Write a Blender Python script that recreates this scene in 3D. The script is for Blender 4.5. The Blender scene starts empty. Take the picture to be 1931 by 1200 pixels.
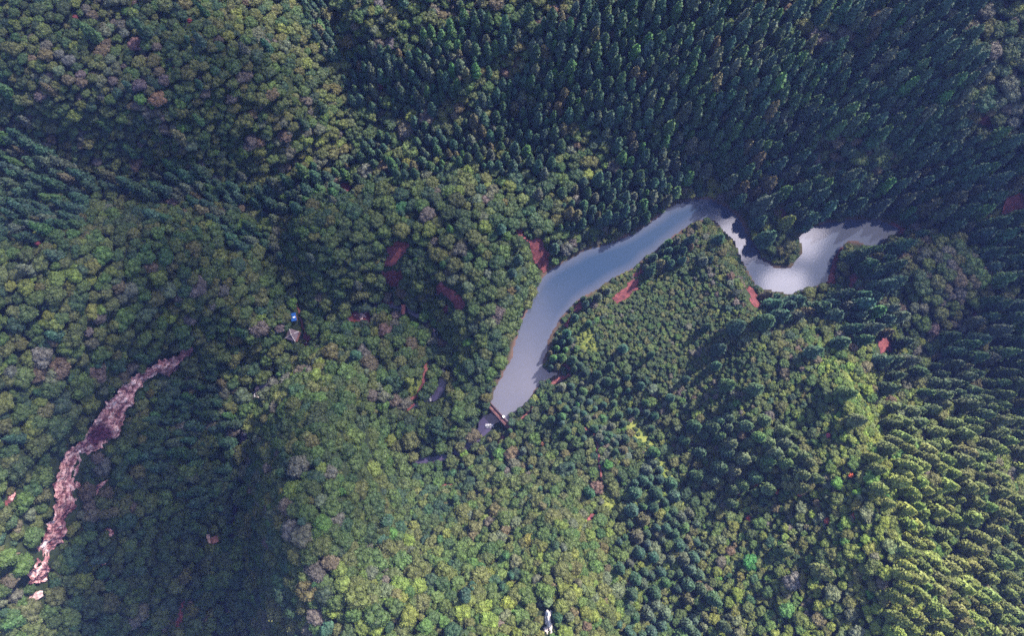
import bpy, math, random
import numpy as np
from mathutils import Vector, noise as mnoise

random.seed(7)
rng = np.random.default_rng(11)
S = bpy.context.scene
C = S.collection
R = math.radians

# ------------------------------------------------------------------ camera
CAM_Z, TILT, FOC = 280.0, R(8.8), 1287.0          # FOC in pixels of the 1931 wide photograph
cam_d = bpy.data.cameras.new('camera')
cam_d.sensor_width = 36.0
cam_d.lens = 36.0 * FOC / 1931.0
cam_d.clip_start = 1.0
cam_d.clip_end = 6000.0
cam = bpy.data.objects.new('camera', cam_d)
cam.location = (0, 0, CAM_Z)
cam.rotation_euler = (TILT, 0, 0)
C.objects.link(cam)
S.camera = cam

# ------------------------------------------------------------------ light
SUN_EL, SUN_AZ = R(46), R(42)                      # azimuth measured from +X (right) towards +Y (up in the photo)
sun_dir = Vector((math.cos(SUN_EL) * math.cos(SUN_AZ), math.cos(SUN_EL) * math.sin(SUN_AZ), math.sin(SUN_EL)))
sd = bpy.data.lights.new('sun', 'SUN')
sd.energy = 5.0
sd.angle = R(1.5)
sd.color = (1.0, 0.90, 0.74)
so = bpy.data.objects.new('sun', sd)
so.rotation_euler = sun_dir.to_track_quat('Z', 'Y').to_euler()
so.location = (300, 200, 500)
C.objects.link(so)

W = bpy.data.worlds.new('World')
S.world = W
W.use_nodes = True
nt = W.node_tree
nt.nodes.clear()


def N(nt, t, **kw):
    n = nt.nodes.new(t)
    for k, v in kw.items():
        if k in n.inputs.keys():
            n.inputs[k].default_value = v
        else:
            setattr(n, k, v)
    return n


def L(nt, a, b):
    nt.links.new(a, b)


sky = N(nt, 'ShaderNodeTexSky', sky_type='NISHITA', sun_disc=False, sun_elevation=SUN_EL, sun_rotation=math.pi / 2 - SUN_AZ)
sky.air_density, sky.dust_density, sky.ozone_density = 1.2, 1.5, 2.0
tc = N(nt, 'ShaderNodeTexCoord')
nz = N(nt, 'ShaderNodeTexNoise', Scale=5.0, Detail=7.0, Roughness=0.55, Distortion=0.3)
mp = N(nt, 'ShaderNodeMapping')
mp.inputs['Location'].default_value = (3.1, 1.7, 0.4)
L(nt, tc.outputs['Generated'], mp.inputs['Vector'])
L(nt, mp.outputs['Vector'], nz.inputs['Vector'])
cr = N(nt, 'ShaderNodeValToRGB')
cr.color_ramp.elements[0].position, cr.color_ramp.elements[1].position = 0.56, 0.80
L(nt, nz.outputs['Fac'], cr.inputs['Fac'])
mx = N(nt, 'ShaderNodeMix', data_type='RGBA')
mx.inputs[7].default_value = (11.0, 10.6, 10.8, 1)       # cloud radiance in the sky's own units
L(nt, cr.outputs['Color'], mx.inputs[0])
L(nt, sky.outputs['Color'], mx.inputs[6])
bg = N(nt, 'ShaderNodeBackground', Strength=0.11)
# two brilliant cloud edges high in the sky, to the right of overhead
prev = mx.outputs[2]
nz2 = N(nt, 'ShaderNodeTexNoise', Scale=16.0, Detail=5.0, Roughness=0.6)
L(nt, tc.outputs['Generated'], nz2.inputs['Vector'])
for cpx, cpy, c0, c1 in ((1388, 452, 0.9993, 1.0000), (1514, 450, 0.9994, 1.0000), (1480, 548, 0.9992, 1.0000), (1000, 760, 0.985, 1.003)):
    dx, dy, dz = (cpx - 965.5) / FOC, math.cos(TILT) * (600 - cpy) / FOC + math.sin(TILT), math.cos(TILT) - math.sin(TILT) * (600 - cpy) / FOC
    dv = Vector((dx, dy, dz)).normalized()
    dt = N(nt, 'ShaderNodeVectorMath', operation='DOT_PRODUCT'); dt.inputs[1].default_value = dv
    L(nt, tc.outputs['Generated'], dt.inputs[0])
    ma = N(nt, 'ShaderNodeMath', operation='MULTIPLY_ADD'); ma.inputs[1].default_value = 2.2 * (c1 - c0); ma.inputs[2].default_value = -1.1 * (c1 - c0)
    L(nt, nz2.outputs['Fac'], ma.inputs[0])
    aa = N(nt, 'ShaderNodeMath', operation='ADD'); L(nt, dt.outputs['Value'], aa.inputs[0]); L(nt, ma.outputs[0], aa.inputs[1])
    mr = N(nt, 'ShaderNodeMapRange', interpolation_type='SMOOTHSTEP'); mr.inputs['From Min'].default_value = c0; mr.inputs['From Max'].default_value = c1
    L(nt, aa.outputs[0], mr.inputs['Value'])
    m3 = N(nt, 'ShaderNodeMix', data_type='RGBA'); m3.inputs[7].default_value = (48, 44, 48, 1) if cpx > 1200 else (7, 6.5, 8, 1)
    L(nt, mr.outputs[0], m3.inputs[0]); L(nt, prev, m3.inputs[6])
    prev = m3.outputs[2]
L(nt, prev, bg.inputs['Color'])
wo = N(nt, 'ShaderNodeOutputWorld')
L(nt, bg.outputs[0], wo.inputs[0])

vs = S.view_settings
vs.view_transform, vs.look, vs.gamma, vs.use_curve_mapping = 'Standard', 'None', 1.0, False
vs.exposure = 1.85
S.cycles.max_bounces = 5
S.cycles.diffuse_bounces = 3
S.cycles.glossy_bounces = 2
S.cycles.transmission_bounces = 2
S.cycles.volume_bounces = 0
S.cycles.use_denoising = False

HAZE = 0.0001

# ------------------------------------------------------------------ photo pixel <-> place
UP = np.array([0, math.cos(TILT), math.sin(TILT)])
FWD = np.array([0, math.sin(TILT), -math.cos(TILT)])


def project(P):
    d = np.atleast_2d(P).astype(float) - np.array([0, 0, CAM_Z])
    z = d @ FWD
    return np.stack([965.5 + FOC * d[:, 0] / z, 600 - FOC * (d @ UP) / z], 1)


def ray(px, py):
    px = np.asarray(px, float); py = np.asarray(py, float)
    return np.stack([(px - 965.5) / FOC, UP[1] * (600 - py) / FOC + FWD[1], UP[2] * (600 - py) / FOC + FWD[2]], -1)


def at_height(px, py, z):
    d = ray(px, py)
    t = (np.asarray(z, float) - CAM_Z) / d[..., 2]
    return d[..., 0] * t, d[..., 1] * t


# ------------------------------------------------------------------ terrain heights (metres above the lake)
HP = np.array([
 # land left of the lake, the meander and the middle ridge
 (900,600,10),(890,480,14),(860,400,18),(975,640,5),(925,735,4),(800,810,1),(860,800,2),(850,690,4),(780,690,2),(870,560,8),
 (770,640,0),(700,650,2),(680,690,6),(640,760,18),(590,830,32),(660,900,30),(560,900,25),(595,1000,36),(570,1100,31),(690,1100,36),(727,860,15),
 (727,800,12),(752,870,-4),(510,800,-8),(512,900,8),(514,980,11),(532,1100,14),(462,900,-27),(464,1000,-29),(470,1100,-30),(474,1190,-31),(550,1190,16),(725,930,14),
 (780,960,12),(820,900,-1),
 # bottom hill
 (800,1000,16),(860,900,0),(950,1000,24),(950,1100,34),(1030,1170,40),(900,1180,40),(1130,900,18),(1120,980,25),(1050,870,8),(1050,1080,37),(1130,1180,36),(950,900,8),
 (960,830,3),(1000,790,4),(1065,725,3),(1090,790,9),(1130,750,4),(1180,780,5),(1240,860,8),(1290,950,15),(1310,1080,24),(1320,1190,30),(1220,1000,22),(1220,1120,28),
 # right ridge
 (1335,430,5),(1365,480,12),(1420,560,19),(1480,630,25),(1560,670,31),(1620,740,38),(1655,850,47),(1675,950,54),(1675,1100,58),(1300,520,10),(1200,580,8),(1130,620,6),
 (1250,650,14),(1350,700,21),(1350,850,21),(1450,800,30),(1450,950,35),(1400,1100,33),(1550,1050,50),(1250,760,10),(1080,650,4),(1160,680,7),
 (1720,850,44),(1760,1000,46),(1850,1100,42),(1900,1190,44),(1900,1000,32),(1780,800,32),(1640,640,20),(1700,720,21),(1560,590,10),(1760,640,20),(1800,720,18),(1860,800,20),(1920,900,24),
 (1600,500,3),(1650,490,5),(1720,510,15),(1780,510,22),(1850,590,20),(1700,600,16),(1880,450,14),(1920,380,24),(1740,430,4),(1820,430,9),(1500,600,15),(1440,585,14),(1480,570,3),
 (1470,420,8),(1480,480,4),(1460,380,12),
 # top right slope
 (1550,330,22),(1600,200,46),(1640,80,60),(1750,250,46),(1850,150,62),(1900,30,74),(1850,330,32),(1700,370,13),(1430,200,48),(1350,300,16),(1300,200,34),(1300,50,55),(1420,50,66),(1520,60,60),
 (1490,220,30),(1490,320,14),
 # top centre
 (1200,350,10),(1150,300,18),(1100,270,27),(1070,200,26),(1000,250,16),(960,230,13),(960,100,42),(880,170,31),(820,205,20),(900,60,40),(1000,30,52),(750,60,42),(680,40,44),(720,200,14),(760,230,10),(700,290,3),
 (730,330,9),(800,330,16),(950,340,18),(1000,430,14),(780,420,15),(700,400,17),(580,430,18),(640,460,13),(590,530,3),(700,540,0),
 # valley from the left and top left hill
 (650,350,1),(560,375,5),(450,370,12),(300,345,24),(150,320,34),(20,290,46),(490,425,4),(520,480,0),(545,560,-4),
 (300,150,62),(200,100,66),(420,150,58),(520,150,46),(350,250,46),(500,260,30),(620,250,13),(580,60,36),(540,5,40),(600,20,26),(630,60,24),(670,150,16),(100,200,60),(100,50,66),(5,5,70),(400,30,58),(5,150,60),(250,300,36),
 # left hill, cliff and gorge
 (30,420,50),(150,450,48),(300,430,38),(150,550,46),(50,600,48),(300,550,32),(420,520,20),(250,640,28),(400,620,8),(480,600,6),(500,660,-6),(430,690,-8),
 (50,750,40),(15,900,40),(15,1050,36),(100,750,36),(250,900,4),(300,820,0),(350,770,-8),(400,850,-22),(350,950,-15),(250,1050,2),(350,1100,-16),(210,1150,5),(400,1050,-26),(425,740,-15),
], float)
STREAM = np.array([(928,792,-5),(908,812,-6),(885,842,-7),(830,866,-8),(780,872,-8.5),(748,845,-9),(745,800,-9.5),(790,762,-10),(822,742,-10),(836,715,-10),(836,690,-11),
 (826,655,-12),(815,625,-12.5),(795,598,-13),(760,582,-13.5),(725,572,-14),(685,592,-14.4),(650,605,-14.8),(610,620,-15.2),(578,655,-15.8),(545,692,-17),(510,715,-18),(484,740,-19.5),(472,775,-21),(460,812,-23),(448,870,-25.5),(442,960,-28),(440,1060,-29.5),(430,1150,-30.5),(425,1260,-31)], float)
STREAM[:17, 2] *= 0.62
STREAM[17:20, 2] = (-9.8, -11, -13)
CL_TOP = [(362,655,13),(345,662,14),(318,676,17),(292,688,20),(262,704,22),(242,718,24),(225,738,26),(208,754,27),(194,768,28),(182,786,29),(170,806,29),(152,832,30),(128,846,31),(116,868,31),(106,892,32),(103,920,32),(106,948,32),(104,968,32),(92,990,31),(84,1012,30),(72,1036,29),(66,1062,28),(56,1084,27),(52,1102,26)]
CL_BOT = [(362,668,-2),(340,690,-3),(316,712,-2),(298,706,5),(270,722,8),(258,740,8),(246,762,8),(236,782,7),(228,800,6),(222,818,6),(206,836,8),(186,848,10),(158,862,12),(152,888,12),(148,910,12),(144,930,12),(150,960,12),(128,986,12),(120,1008,12),(114,1024,12),(96,1040,12),(94,1064,12),(94,1088,12),(90,1100,12)]
CLT = np.array(CL_TOP, float); CLB = np.array(CL_BOT, float)
CLT[:, 2] -= 4
_rad = np.hypot(CLT[:, 0] - 965, CLT[:, 1] - 800)
_w = np.hypot(CLT[:, 0] - CLB[:, 0], CLT[:, 1] - CLB[:, 1])
CLB[:, 2] = CLT[:, 2] - np.clip(0.72 * _w / _rad * (CAM_Z - CLT[:, 2]), 3, 11)
_n = np.stack([965 - CLB[:, 0], 800 - CLB[:, 1]], 1); _n /= np.linalg.norm(_n, axis=1)[:, None]
HP = np.concatenate([HP, np.stack([CLT[:, 0] - 6, CLT[:, 1] - 5, CLT[:, 2] + 0.5], 1)[::2],
                     np.stack([CLB[:, 0] + _n[:, 0] * 12, CLB[:, 1] + _n[:, 1] * 12, CLB[:, 2] - 1.5], 1)[::2]])
OUT = np.array([(-700,-500,20),(700,-500,40),(-700,700,70),(700,700,90),(0,-420,50),(0,620,80),(-700,100,45),(700,100,30),(-330,-140,10),(330,-140,45),(-330,230,75),(330,240,85),(0,250,72),(0,-140,48)], float)


def tps_fit(X, Y, Z, lam=6.0):
    P = np.stack([X, Y], 1) / 100.0
    d = np.linalg.norm(P[:, None] - P[None], axis=2)
    K = np.where(d > 0, d * d * np.log(d + 1e-12), 0)
    n = len(X)
    A = np.zeros((n + 3, n + 3))
    A[:n, :n] = K + np.eye(n) * lam * 1e-4
    A[:n, n] = A[n, :n] = 1
    A[:n, n + 1:] = P
    A[n + 1:, :n] = P.T
    w = np.linalg.solve(A, np.concatenate([Z, [0, 0, 0]]))
    return P, w


def tps_eval(P, w, X, Y):
    out = w[-3] + w[-2] * X / 100 + w[-1] * Y / 100
    for i in range(len(P)):
        d2 = (X / 100 - P[i, 0]) ** 2 + (Y / 100 - P[i, 1]) ** 2
        out = out + w[i] * 0.5 * d2 * np.log(d2 + 1e-12)
    return out


def smooth_noise(X, Y, scale, seed):
    r = np.random.default_rng(seed)
    g = r.normal(0, 1, (256, 256))
    u, v = X / scale + 90, Y / scale + 90
    i, j = np.floor(u).astype(int), np.floor(v).astype(int)
    fu, fv = u - i, v - j
    fu, fv = fu * fu * (3 - 2 * fu), fv * fv * (3 - 2 * fv)
    q = lambda a, b: g[a % 256, b % 256]
    return (q(i, j) * (1 - fu) + q(i + 1, j) * fu) * (1 - fv) + (q(i, j + 1) * (1 - fu) + q(i + 1, j + 1) * fu) * fv


def poly_dist(X, Y, pts, closed=False):
    """distance to a polyline and the position (index + fraction) of the nearest point on it"""
    best = np.full(X.shape, 1e9); pos = np.zeros(X.shape)
    n = len(pts)
    for i in range(n if closed else n - 1):
        a, b = np.array(pts[i][:2]), np.array(pts[(i + 1) % n][:2])
        ab = b - a
        t = np.clip(((X - a[0]) * ab[0] + (Y - a[1]) * ab[1]) / (ab @ ab + 1e-9), 0, 1)
        d = np.hypot(X - a[0] - t * ab[0], Y - a[1] - t * ab[1])
        m = d < best
        best = np.where(m, d, best); pos = np.where(m, i + t, pos)
    return best, pos


def inside(X, Y, pts):
    r = np.zeros(X.shape, bool)
    n = len(pts)
    for i in range(n):
        x1, y1 = pts[i][:2]; x2, y2 = pts[(i + 1) % n][:2]
        if y1 == y2:
            continue
        c = ((y1 > Y) != (y2 > Y)) & (X < (x2 - x1) * (Y - y1) / (y2 - y1) + x1)
        r ^= c
    return r


LAKE = [(926,768),(930,748),(936,728),(946,714),(953,698),(966,674),(970,655),(978,625),(983,612),(988,598),(998,580),(1009,552),(1017,535),(1028,520),(1043,507),(1065,494),(1085,484),(1100,474),(1130,465),(1165,454),(1190,443),(1215,428),(1245,408),(1260,393),(1290,381),(1310,376),(1335,376),(1350,382),(1368,390),(1386,404),(1399,422),(1409,446),(1419,458),(1430,474),(1436,487),(1449,498),(1462,507),(1480,508),(1490,505),(1502,492),(1512,478),(1513,465),(1507,447),(1522,434),(1560,420),(1590,415),(1620,413),(1650,414),(1682,424),(1700,434),(1690,444),(1672,450),(1652,466),(1640,464),(1620,456),(1600,455),(1585,468),(1572,490),(1566,510),(1562,530),(1540,540),(1510,549),(1490,557),(1480,553),(1462,549),(1440,546),(1425,536),(1415,520),(1408,505),(1398,490),(1392,470),(1385,455),(1370,440),(1352,420),(1345,413),(1325,413),(1305,421),(1285,434),(1265,448),(1250,459),(1235,473),(1215,484),(1200,501),(1185,511),(1165,519),(1145,531),(1125,546),(1105,556),(1085,569),(1075,581),(1060,596),(1050,611),(1041,626),(1034,641),(1033,660),(1026,675),(1021,690),(1028,698),(1045,702),(1055,703),(1040,712),(1022,720),(1012,730),(1003,745),(995,760),(977,772),(962,781),(957,797)]
lake_xy = np.stack(at_height([p[0] for p in LAKE], [p[1] for p in LAKE], 0.0), 1)
str_xy = np.stack(at_height(STREAM[:, 0], STREAM[:, 1], STREAM[:, 2]), 1)

_tr = (HP[:, 0] > 730) & (HP[:, 1] < 400)
_tl = (HP[:, 0] <= 730) & (HP[:, 1] < 405)
HP[:, 2] = np.where(_tl, HP[:, 2] * 0.82, HP[:, 2])
HP[:, 2] = np.where(_tl, HP[:, 2], np.where(_tr, HP[:, 2] * np.where(HP[:, 0] > 1300, 0.64, 0.78), np.where((HP[:, 2] > 6) & (HP[:, 0] > 480), 6 + (HP[:, 2] - 6) * np.where(HP[:, 0] > 1150, 0.92, 1.2), HP[:, 2])))
hx, hy = at_height(HP[:, 0], HP[:, 1], HP[:, 2])
P_, w_ = tps_fit(np.concatenate([hx, OUT[:, 0]]), np.concatenate([hy, OUT[:, 1]]), np.concatenate([HP[:, 2], OUT[:, 2]]))

gx = np.concatenate([np.linspace(-900, -320, 24), np.arange(-300, 301, 1.0), np.linspace(320, 900, 24)])
gy = np.concatenate([np.linspace(-800, -160, 22), np.arange(-140, 261, 1.0), np.linspace(280, 950, 24)])
GX, GY = np.meshgrid(gx, gy)
H = tps_eval(P_, w_, GX, GY)
far = np.clip((np.hypot(GX, GY - 50) - 420) / 500, 0, 1)
H = np.clip(H, -60, 105) * (1 - far) + far * 55
H += (np.abs(smooth_noise(GX, GY, 34, 17)) - 0.6) * -5.5 * np.clip((H - 6) / 15, 0, 1) + smooth_noise(GX, GY, 26, 1) * 1.5 + smooth_noise(GX, GY, 9, 2) * 0.55 + smooth_noise(GX, GY, 3.1, 3) * 0.18
core = (np.abs(GX) < 310) & (GY > -150) & (GY < 265)
cx, cy = GX[core], GY[core]
h = H[core]
# the stream bed
sdist, spos = poly_dist(cx, cy, str_xy)
sz = np.interp(spos, np.arange(len(STREAM)), STREAM[:, 2])
k = np.clip((sdist - 2.2) / 13.0, 0, 1); k = k * k * (3 - 2 * k)
h = np.where(sdist < 15.2, (sz - 0.45) * (1 - k) + np.maximum(h, sz + 0.5) * k, h)
# the lake bowl
ld, _ = poly_dist(cx, cy, lake_xy, True)
li = inside(cx, cy, lake_xy)
bank = np.clip(ld / 14.0, 0, 1); bank = bank * bank * (3 - 2 * bank)
dam_a, dam_b = np.array(at_height(922, 762, 1.0)), np.array(at_height(965, 810, 1.0))
dn = np.array([(dam_b - dam_a)[1], -(dam_b - dam_a)[0]]); dn /= np.linalg.norm(dn)
if dn @ (np.array(at_height(990, 720, 0.0)) - dam_a) > 0:
    dn = -dn                                             # dn points downstream
down = ((cx - dam_a[0]) * dn[0] + (cy - dam_a[1]) * dn[1])
along = ((cx - dam_a[0]) * (dam_b - dam_a)[0] + (cy - dam_a[1]) * (dam_b - dam_a)[1]) / np.sum((dam_b - dam_a) ** 2)
below_dam = (down > 0) & (along > -0.35) & (along < 1.1) & (down < 14)
shore = (0.35 + 0.10 * ld) * (1 - bank) + np.maximum(h, 0.8) * bank
h = np.where(li, -0.5 - np.minimum(ld * 0.35, 3.5), np.where((ld < 14) & ~below_dam, shore, h))
# keep everything round the lake above the water on its own side
h = np.where(~li & (ld < 30) & (sdist > 15.2) & ~below_dam, np.maximum(h, 0.5), h)
# cut the terrain back behind the rock face
ct = np.stack(at_height(CLT[:, 0], CLT[:, 1], CLT[:, 2]), 1)
cb = np.stack(at_height(CLB[:, 0], CLB[:, 1], CLB[:, 2]), 1)
cd, _ = poly_dist(cx, cy, (ct * 0.5 + cb * 0.5))
h -= 4.0 * np.exp(-(cd / 4.0) ** 2)
H[core] = h


def ground(x, y):
    x = np.asarray(x, float); y = np.asarray(y, float)
    i = np.clip(np.searchsorted(gx, x) - 1, 0, len(gx) - 2); j = np.clip(np.searchsorted(gy, y) - 1, 0, len(gy) - 2)
    u = np.clip((x - gx[i]) / (gx[i + 1] - gx[i]), 0, 1); v = np.clip((y - gy[j]) / (gy[j + 1] - gy[j]), 0, 1)
    return (H[j, i] * (1 - u) + H[j, i + 1] * u) * (1 - v) + (H[j + 1, i] * (1 - u) + H[j + 1, i + 1] * u) * v


def on_ground(px, py):
    """the place on the terrain that shows at a pixel: march along the ray until it dips under the ground"""
    px = np.atleast_1d(np.asarray(px, float)); py = np.atleast_1d(np.asarray(py, float))
    d = ray(px, py)
    zz = np.full(px.shape, 110.0); done = np.zeros(px.shape, bool); out = np.zeros(px.shape)
    z = 110.0
    while z > -62:
        x, y = at_height(px, py, np.full(px.shape, z))
        hit = (ground(x, y) >= z) & ~done
        out[hit] = z; done |= hit
        z -= 0.5
    out[~done] = -55
    x, y = at_height(px, py, out)
    return x, y, ground(x, y)


# ------------------------------------------------------------------ materials
def mat(name, rough=0.8, spec=0.3):
    m = bpy.data.materials.new(name)
    m.use_nodes = True
    b = m.node_tree.nodes['Principled BSDF']
    b.inputs['Roughness'].default_value = rough
    b.inputs['Specular IOR Level'].default_value = spec
    return m, m.node_tree, b


def noisy(name, cols, scale=1.0, detail=6, rough=0.85, bump=0.0, spec=0.2, stretch=(1, 1, 1), dist=0.0, pos=None):
    """a colour ramp over noise laid out in the object's own metres"""
    m, t, b = mat(name, rough, spec)
    tcn = N(t, 'ShaderNodeTexCoord'); mpn = N(t, 'ShaderNodeMapping')
    mpn.inputs['Scale'].default_value = stretch
    nn = N(t, 'ShaderNodeTexNoise', Scale=scale, Detail=detail, Roughness=0.62, Distortion=dist)
    rr = N(t, 'ShaderNodeValToRGB')
    L(t, tcn.outputs['Object'], mpn.inputs[0]); L(t, mpn.outputs[0], nn.inputs['Vector']); L(t, nn.outputs['Fac'], rr.inputs[0])
    el = rr.color_ramp.elements
    pos = pos or [0.3 + 0.4 * i / (len(cols) - 1) for i in range(len(cols))]
    while len(el) < len(cols):
        el.new(0.5)
    for i, c in enumerate(cols):
        el[i].position = pos[i]; el[i].color = (*c, 1)
    L(t, rr.outputs[0], b.inputs['Base Color'])
    if bump:
        bn = N(t, 'ShaderNodeBump', Strength=bump, Distance=0.3)
        L(t, nn.outputs['Fac'], bn.inputs['Height']); L(t, bn.outputs[0], b.inputs['Normal'])
    return m


def foliage_mat(name, translucent=0.18):
    m, t, b = mat(name, 0.65, 0.25)
    at = N(t, 'ShaderNodeAttribute', attribute_name='tint', attribute_type='INSTANCER')
    lf = N(t, 'ShaderNodeAttribute', attribute_name='leaf_tone', attribute_type='GEOMETRY')
    tcn = N(t, 'ShaderNodeTexCoord')
    nn = N(t, 'ShaderNodeTexNoise', Scale=2.6, Detail=2.0)
    L(t, tcn.outputs['Object'], nn.inputs['Vector'])
    ad = N(t, 'ShaderNodeMath', operation='MULTIPLY_ADD')
    ad.inputs[1].default_value = 0.9
    ad.inputs[2].default_value = 0.1
    L(t, nn.outputs['Fac'], ad.inputs[0])
    mu = N(t, 'ShaderNodeMath', operation='MULTIPLY')
    sc = N(t, 'ShaderNodeMath', operation='MULTIPLY_ADD'); sc.inputs[1].default_value = 0.8; sc.inputs[2].default_value = 0.6
    L(t, lf.outputs['Fac'], sc.inputs[0])
    L(t, sc.outputs[0], mu.inputs[0]); L(t, ad.outputs[0], mu.inputs[1])
    m2 = N(t, 'ShaderNodeMath', operation='MULTIPLY'); m2.inputs[1].default_value = 1.75
    L(t, mu.outputs[0], m2.inputs[0])
    vm = N(t, 'ShaderNodeVectorMath', operation='SCALE')
    L(t, at.outputs['Color'], vm.inputs[0]); L(t, m2.outputs[0], vm.inputs['Scale'])
    L(t, vm.outputs[0], b.inputs['Base Color'])
    if translucent:
        tr = N(t, 'ShaderNodeBsdfTranslucent'); L(t, vm.outputs[0], tr.inputs['Color'])
        ms = N(t, 'ShaderNodeMixShader'); ms.inputs[0].default_value = translucent
        L(t, b.outputs[0], ms.inputs[1]); L(t, tr.outputs[0], ms.inputs[2])
        L(t, ms.outputs[0], t.nodes['Material Output'].inputs['Surface'])
    return m


M_LEAF = foliage_mat('broad_leaves')
M_NEEDLE = foliage_mat('needles', 0.08)
M_BARK = noisy('bark', [(0.045, 0.032, 0.022), (0.13, 0.10, 0.075)], 6.0, bump=0.5)
M_EARTH = noisy('red_earth', [(0.036, 0.011, 0.017), (0.080, 0.022, 0.027), (0.155, 0.048, 0.050)], 0.55, 9, bump=0.8, pos=[0.32, 0.5, 0.68])
M_PATH = noisy('path_earth', [(0.045, 0.014, 0.017), (0.095, 0.030, 0.032), (0.15, 0.062, 0.058)], 0.9, 8, bump=0.5)
M_ROCK = noisy('stream_rock', [(0.10, 0.065, 0.075), (0.34, 0.23, 0.24), (0.62, 0.50, 0.50)], 0.9, 8, bump=1.0)
M_PALE = noisy('pale_rock', [(0.16, 0.12, 0.13), (0.46, 0.41, 0.41), (0.66, 0.61, 0.61)], 0.8, 8, bump=1.0)
M_WHITE = noisy('white_paint', [(0.70, 0.70, 0.70), (0.82, 0.82, 0.82)], 3.0)
M_FOAM = noisy('white_water', [(0.08, 0.075, 0.11), (0.38, 0.38, 0.43)], 1.6, 6, pos=[0.42, 0.62])
M_RED_WOOD = noisy('red_painted_wood', [(0.16, 0.05, 0.042), (0.26, 0.095, 0.08)], 2.0, stretch=(1, 6, 1))
M_STONE = noisy('dam_stone', [(0.04, 0.018, 0.022), (0.095, 0.042, 0.044), (0.16, 0.085, 0.08)], 1.2, 8, bump=0.6)
M_DARKWALL = noisy('parapet', [(0.035, 0.022, 0.028), (0.09, 0.05, 0.055)], 1.5)
M_TILE = noisy('grey_tiles', [(0.065, 0.048, 0.068), (0.115, 0.09, 0.115)], 2.2, stretch=(1, 1, 1), bump=0.3)
M_RIDGE = noisy('ridge_tiles', [(0.30, 0.27, 0.29), (0.45, 0.41, 0.43)], 3.0)
M_BLUE = noisy('blue_sheet', [(0.012, 0.06, 0.26), (0.02, 0.10, 0.36)], 1.0, rough=0.45, spec=0.5)
M_POST = noisy('dark_wood', [(0.06, 0.03, 0.025), (0.14, 0.07, 0.055)], 2.0)


def terrain_mat():
    m, t, b = mat('forest_floor', 0.95, 0.1)
    tcn = N(t, 'ShaderNodeTexCoord')
    n1 = N(t, 'ShaderNodeTexNoise', Scale=0.45, Detail=9.0, Roughness=0.7)
    n2 = N(t, 'ShaderNodeTexNoise', Scale=0.05, Detail=5.0)
    for q in (n1, n2):
        L(t, tcn.outputs['Object'], q.inputs['Vector'])
    r1 = N(t, 'ShaderNodeValToRGB')
    e = r1.color_ramp.elements
    e[0].position, e[0].color = 0.32, (0.008, 0.013, 0.009, 1)
    e[1].position, e[1].color = 0.72, (0.030, 0.042, 0.018, 1)
    r2 = N(t, 'ShaderNodeValToRGB')
    e = r2.color_ramp.elements
    e[0].position, e[0].color = 0.35, (0.05, 0.075, 0.018, 1)
    e[1].position, e[1].color = 0.68, (0.16, 0.17, 0.045, 1)
    L(t, n1.outputs['Fac'], r1.inputs[0]); L(t, n1.outputs['Fac'], r2.inputs[0])
    g = N(t, 'ShaderNodeAttribute', attribute_name='grass')
    mxn = N(t, 'ShaderNodeMix', data_type='RGBA')
    L(t, g.outputs['Fac'], mxn.inputs[0]); L(t, r1.outputs[0], mxn.inputs[6]); L(t, r2.outputs[0], mxn.inputs[7])
    mu_ = N(t, 'ShaderNodeAttribute', attribute_name='mud')
    mx2 = N(t, 'ShaderNodeMix', data_type='RGBA'); mx2.inputs[7].default_value = (0.075, 0.046, 0.042, 1)
    L(t, mu_.outputs['Fac'], mx2.inputs[0]); L(t, mxn.outputs[2], mx2.inputs[6])
    L(t, mx2.outputs[2], b.inputs['Base Color'])
    bn = N(t, 'ShaderNodeBump', Strength=1.0, Distance=0.6)
    L(t, n1.outputs['Fac'], bn.inputs['Height']); L(t, bn.outputs[0], b.inputs['Normal'])
    return m


def water_mat(name, deep, shallow, rough, bump, spec):
    m, t, b = mat(name, rough, spec)
    tcn = N(t, 'ShaderNodeTexCoord')
    n2 = N(t, 'ShaderNodeTexNoise', Scale=0.02, Detail=3.0)
    L(t, tcn.outputs['Object'], n2.inputs['Vector'])
    s = N(t, 'ShaderNodeAttribute', attribute_name='silt')
    a = N(t, 'ShaderNodeMath', operation='MULTIPLY_ADD'); a.inputs[1].default_value = 0.35
    L(t, n2.outputs['Fac'], a.inputs[0]); L(t, s.outputs['Fac'], a.inputs[2])
    sb = N(t, 'ShaderNodeMath', operation='SUBTRACT', use_clamp=True); sb.inputs[1].default_value = 0.17
    L(t, a.outputs[0], sb.inputs[0])
    mxn = N(t, 'ShaderNodeMix', data_type='RGBA')
    mxn.inputs[6].default_value = (*deep, 1); mxn.inputs[7].default_value = (*shallow, 1)
    L(t, sb.outputs[0], mxn.inputs[0]); L(t, mxn.outputs[2], b.inputs['Base Color'])
    n1 = N(t, 'ShaderNodeTexNoise', Scale=1.3, Detail=4.0)
    L(t, tcn.outputs['Object'], n1.inputs['Vector'])
    bn = N(t, 'ShaderNodeBump', Strength=bump, Distance=0.05)
    L(t, n1.outputs['Fac'], bn.inputs['Height']); L(t, bn.outputs[0], b.inputs['Normal'])
    return m


M_LAKE = water_mat('lake_water', (0.013, 0.026, 0.056), (0.066, 0.066, 0.090), 0.05, 0.06, 0.38)
M_STREAM = water_mat('stream_water', (0.018, 0.014, 0.036), (0.060, 0.049, 0.092), 0.12, 0.3, 0.32)


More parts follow.
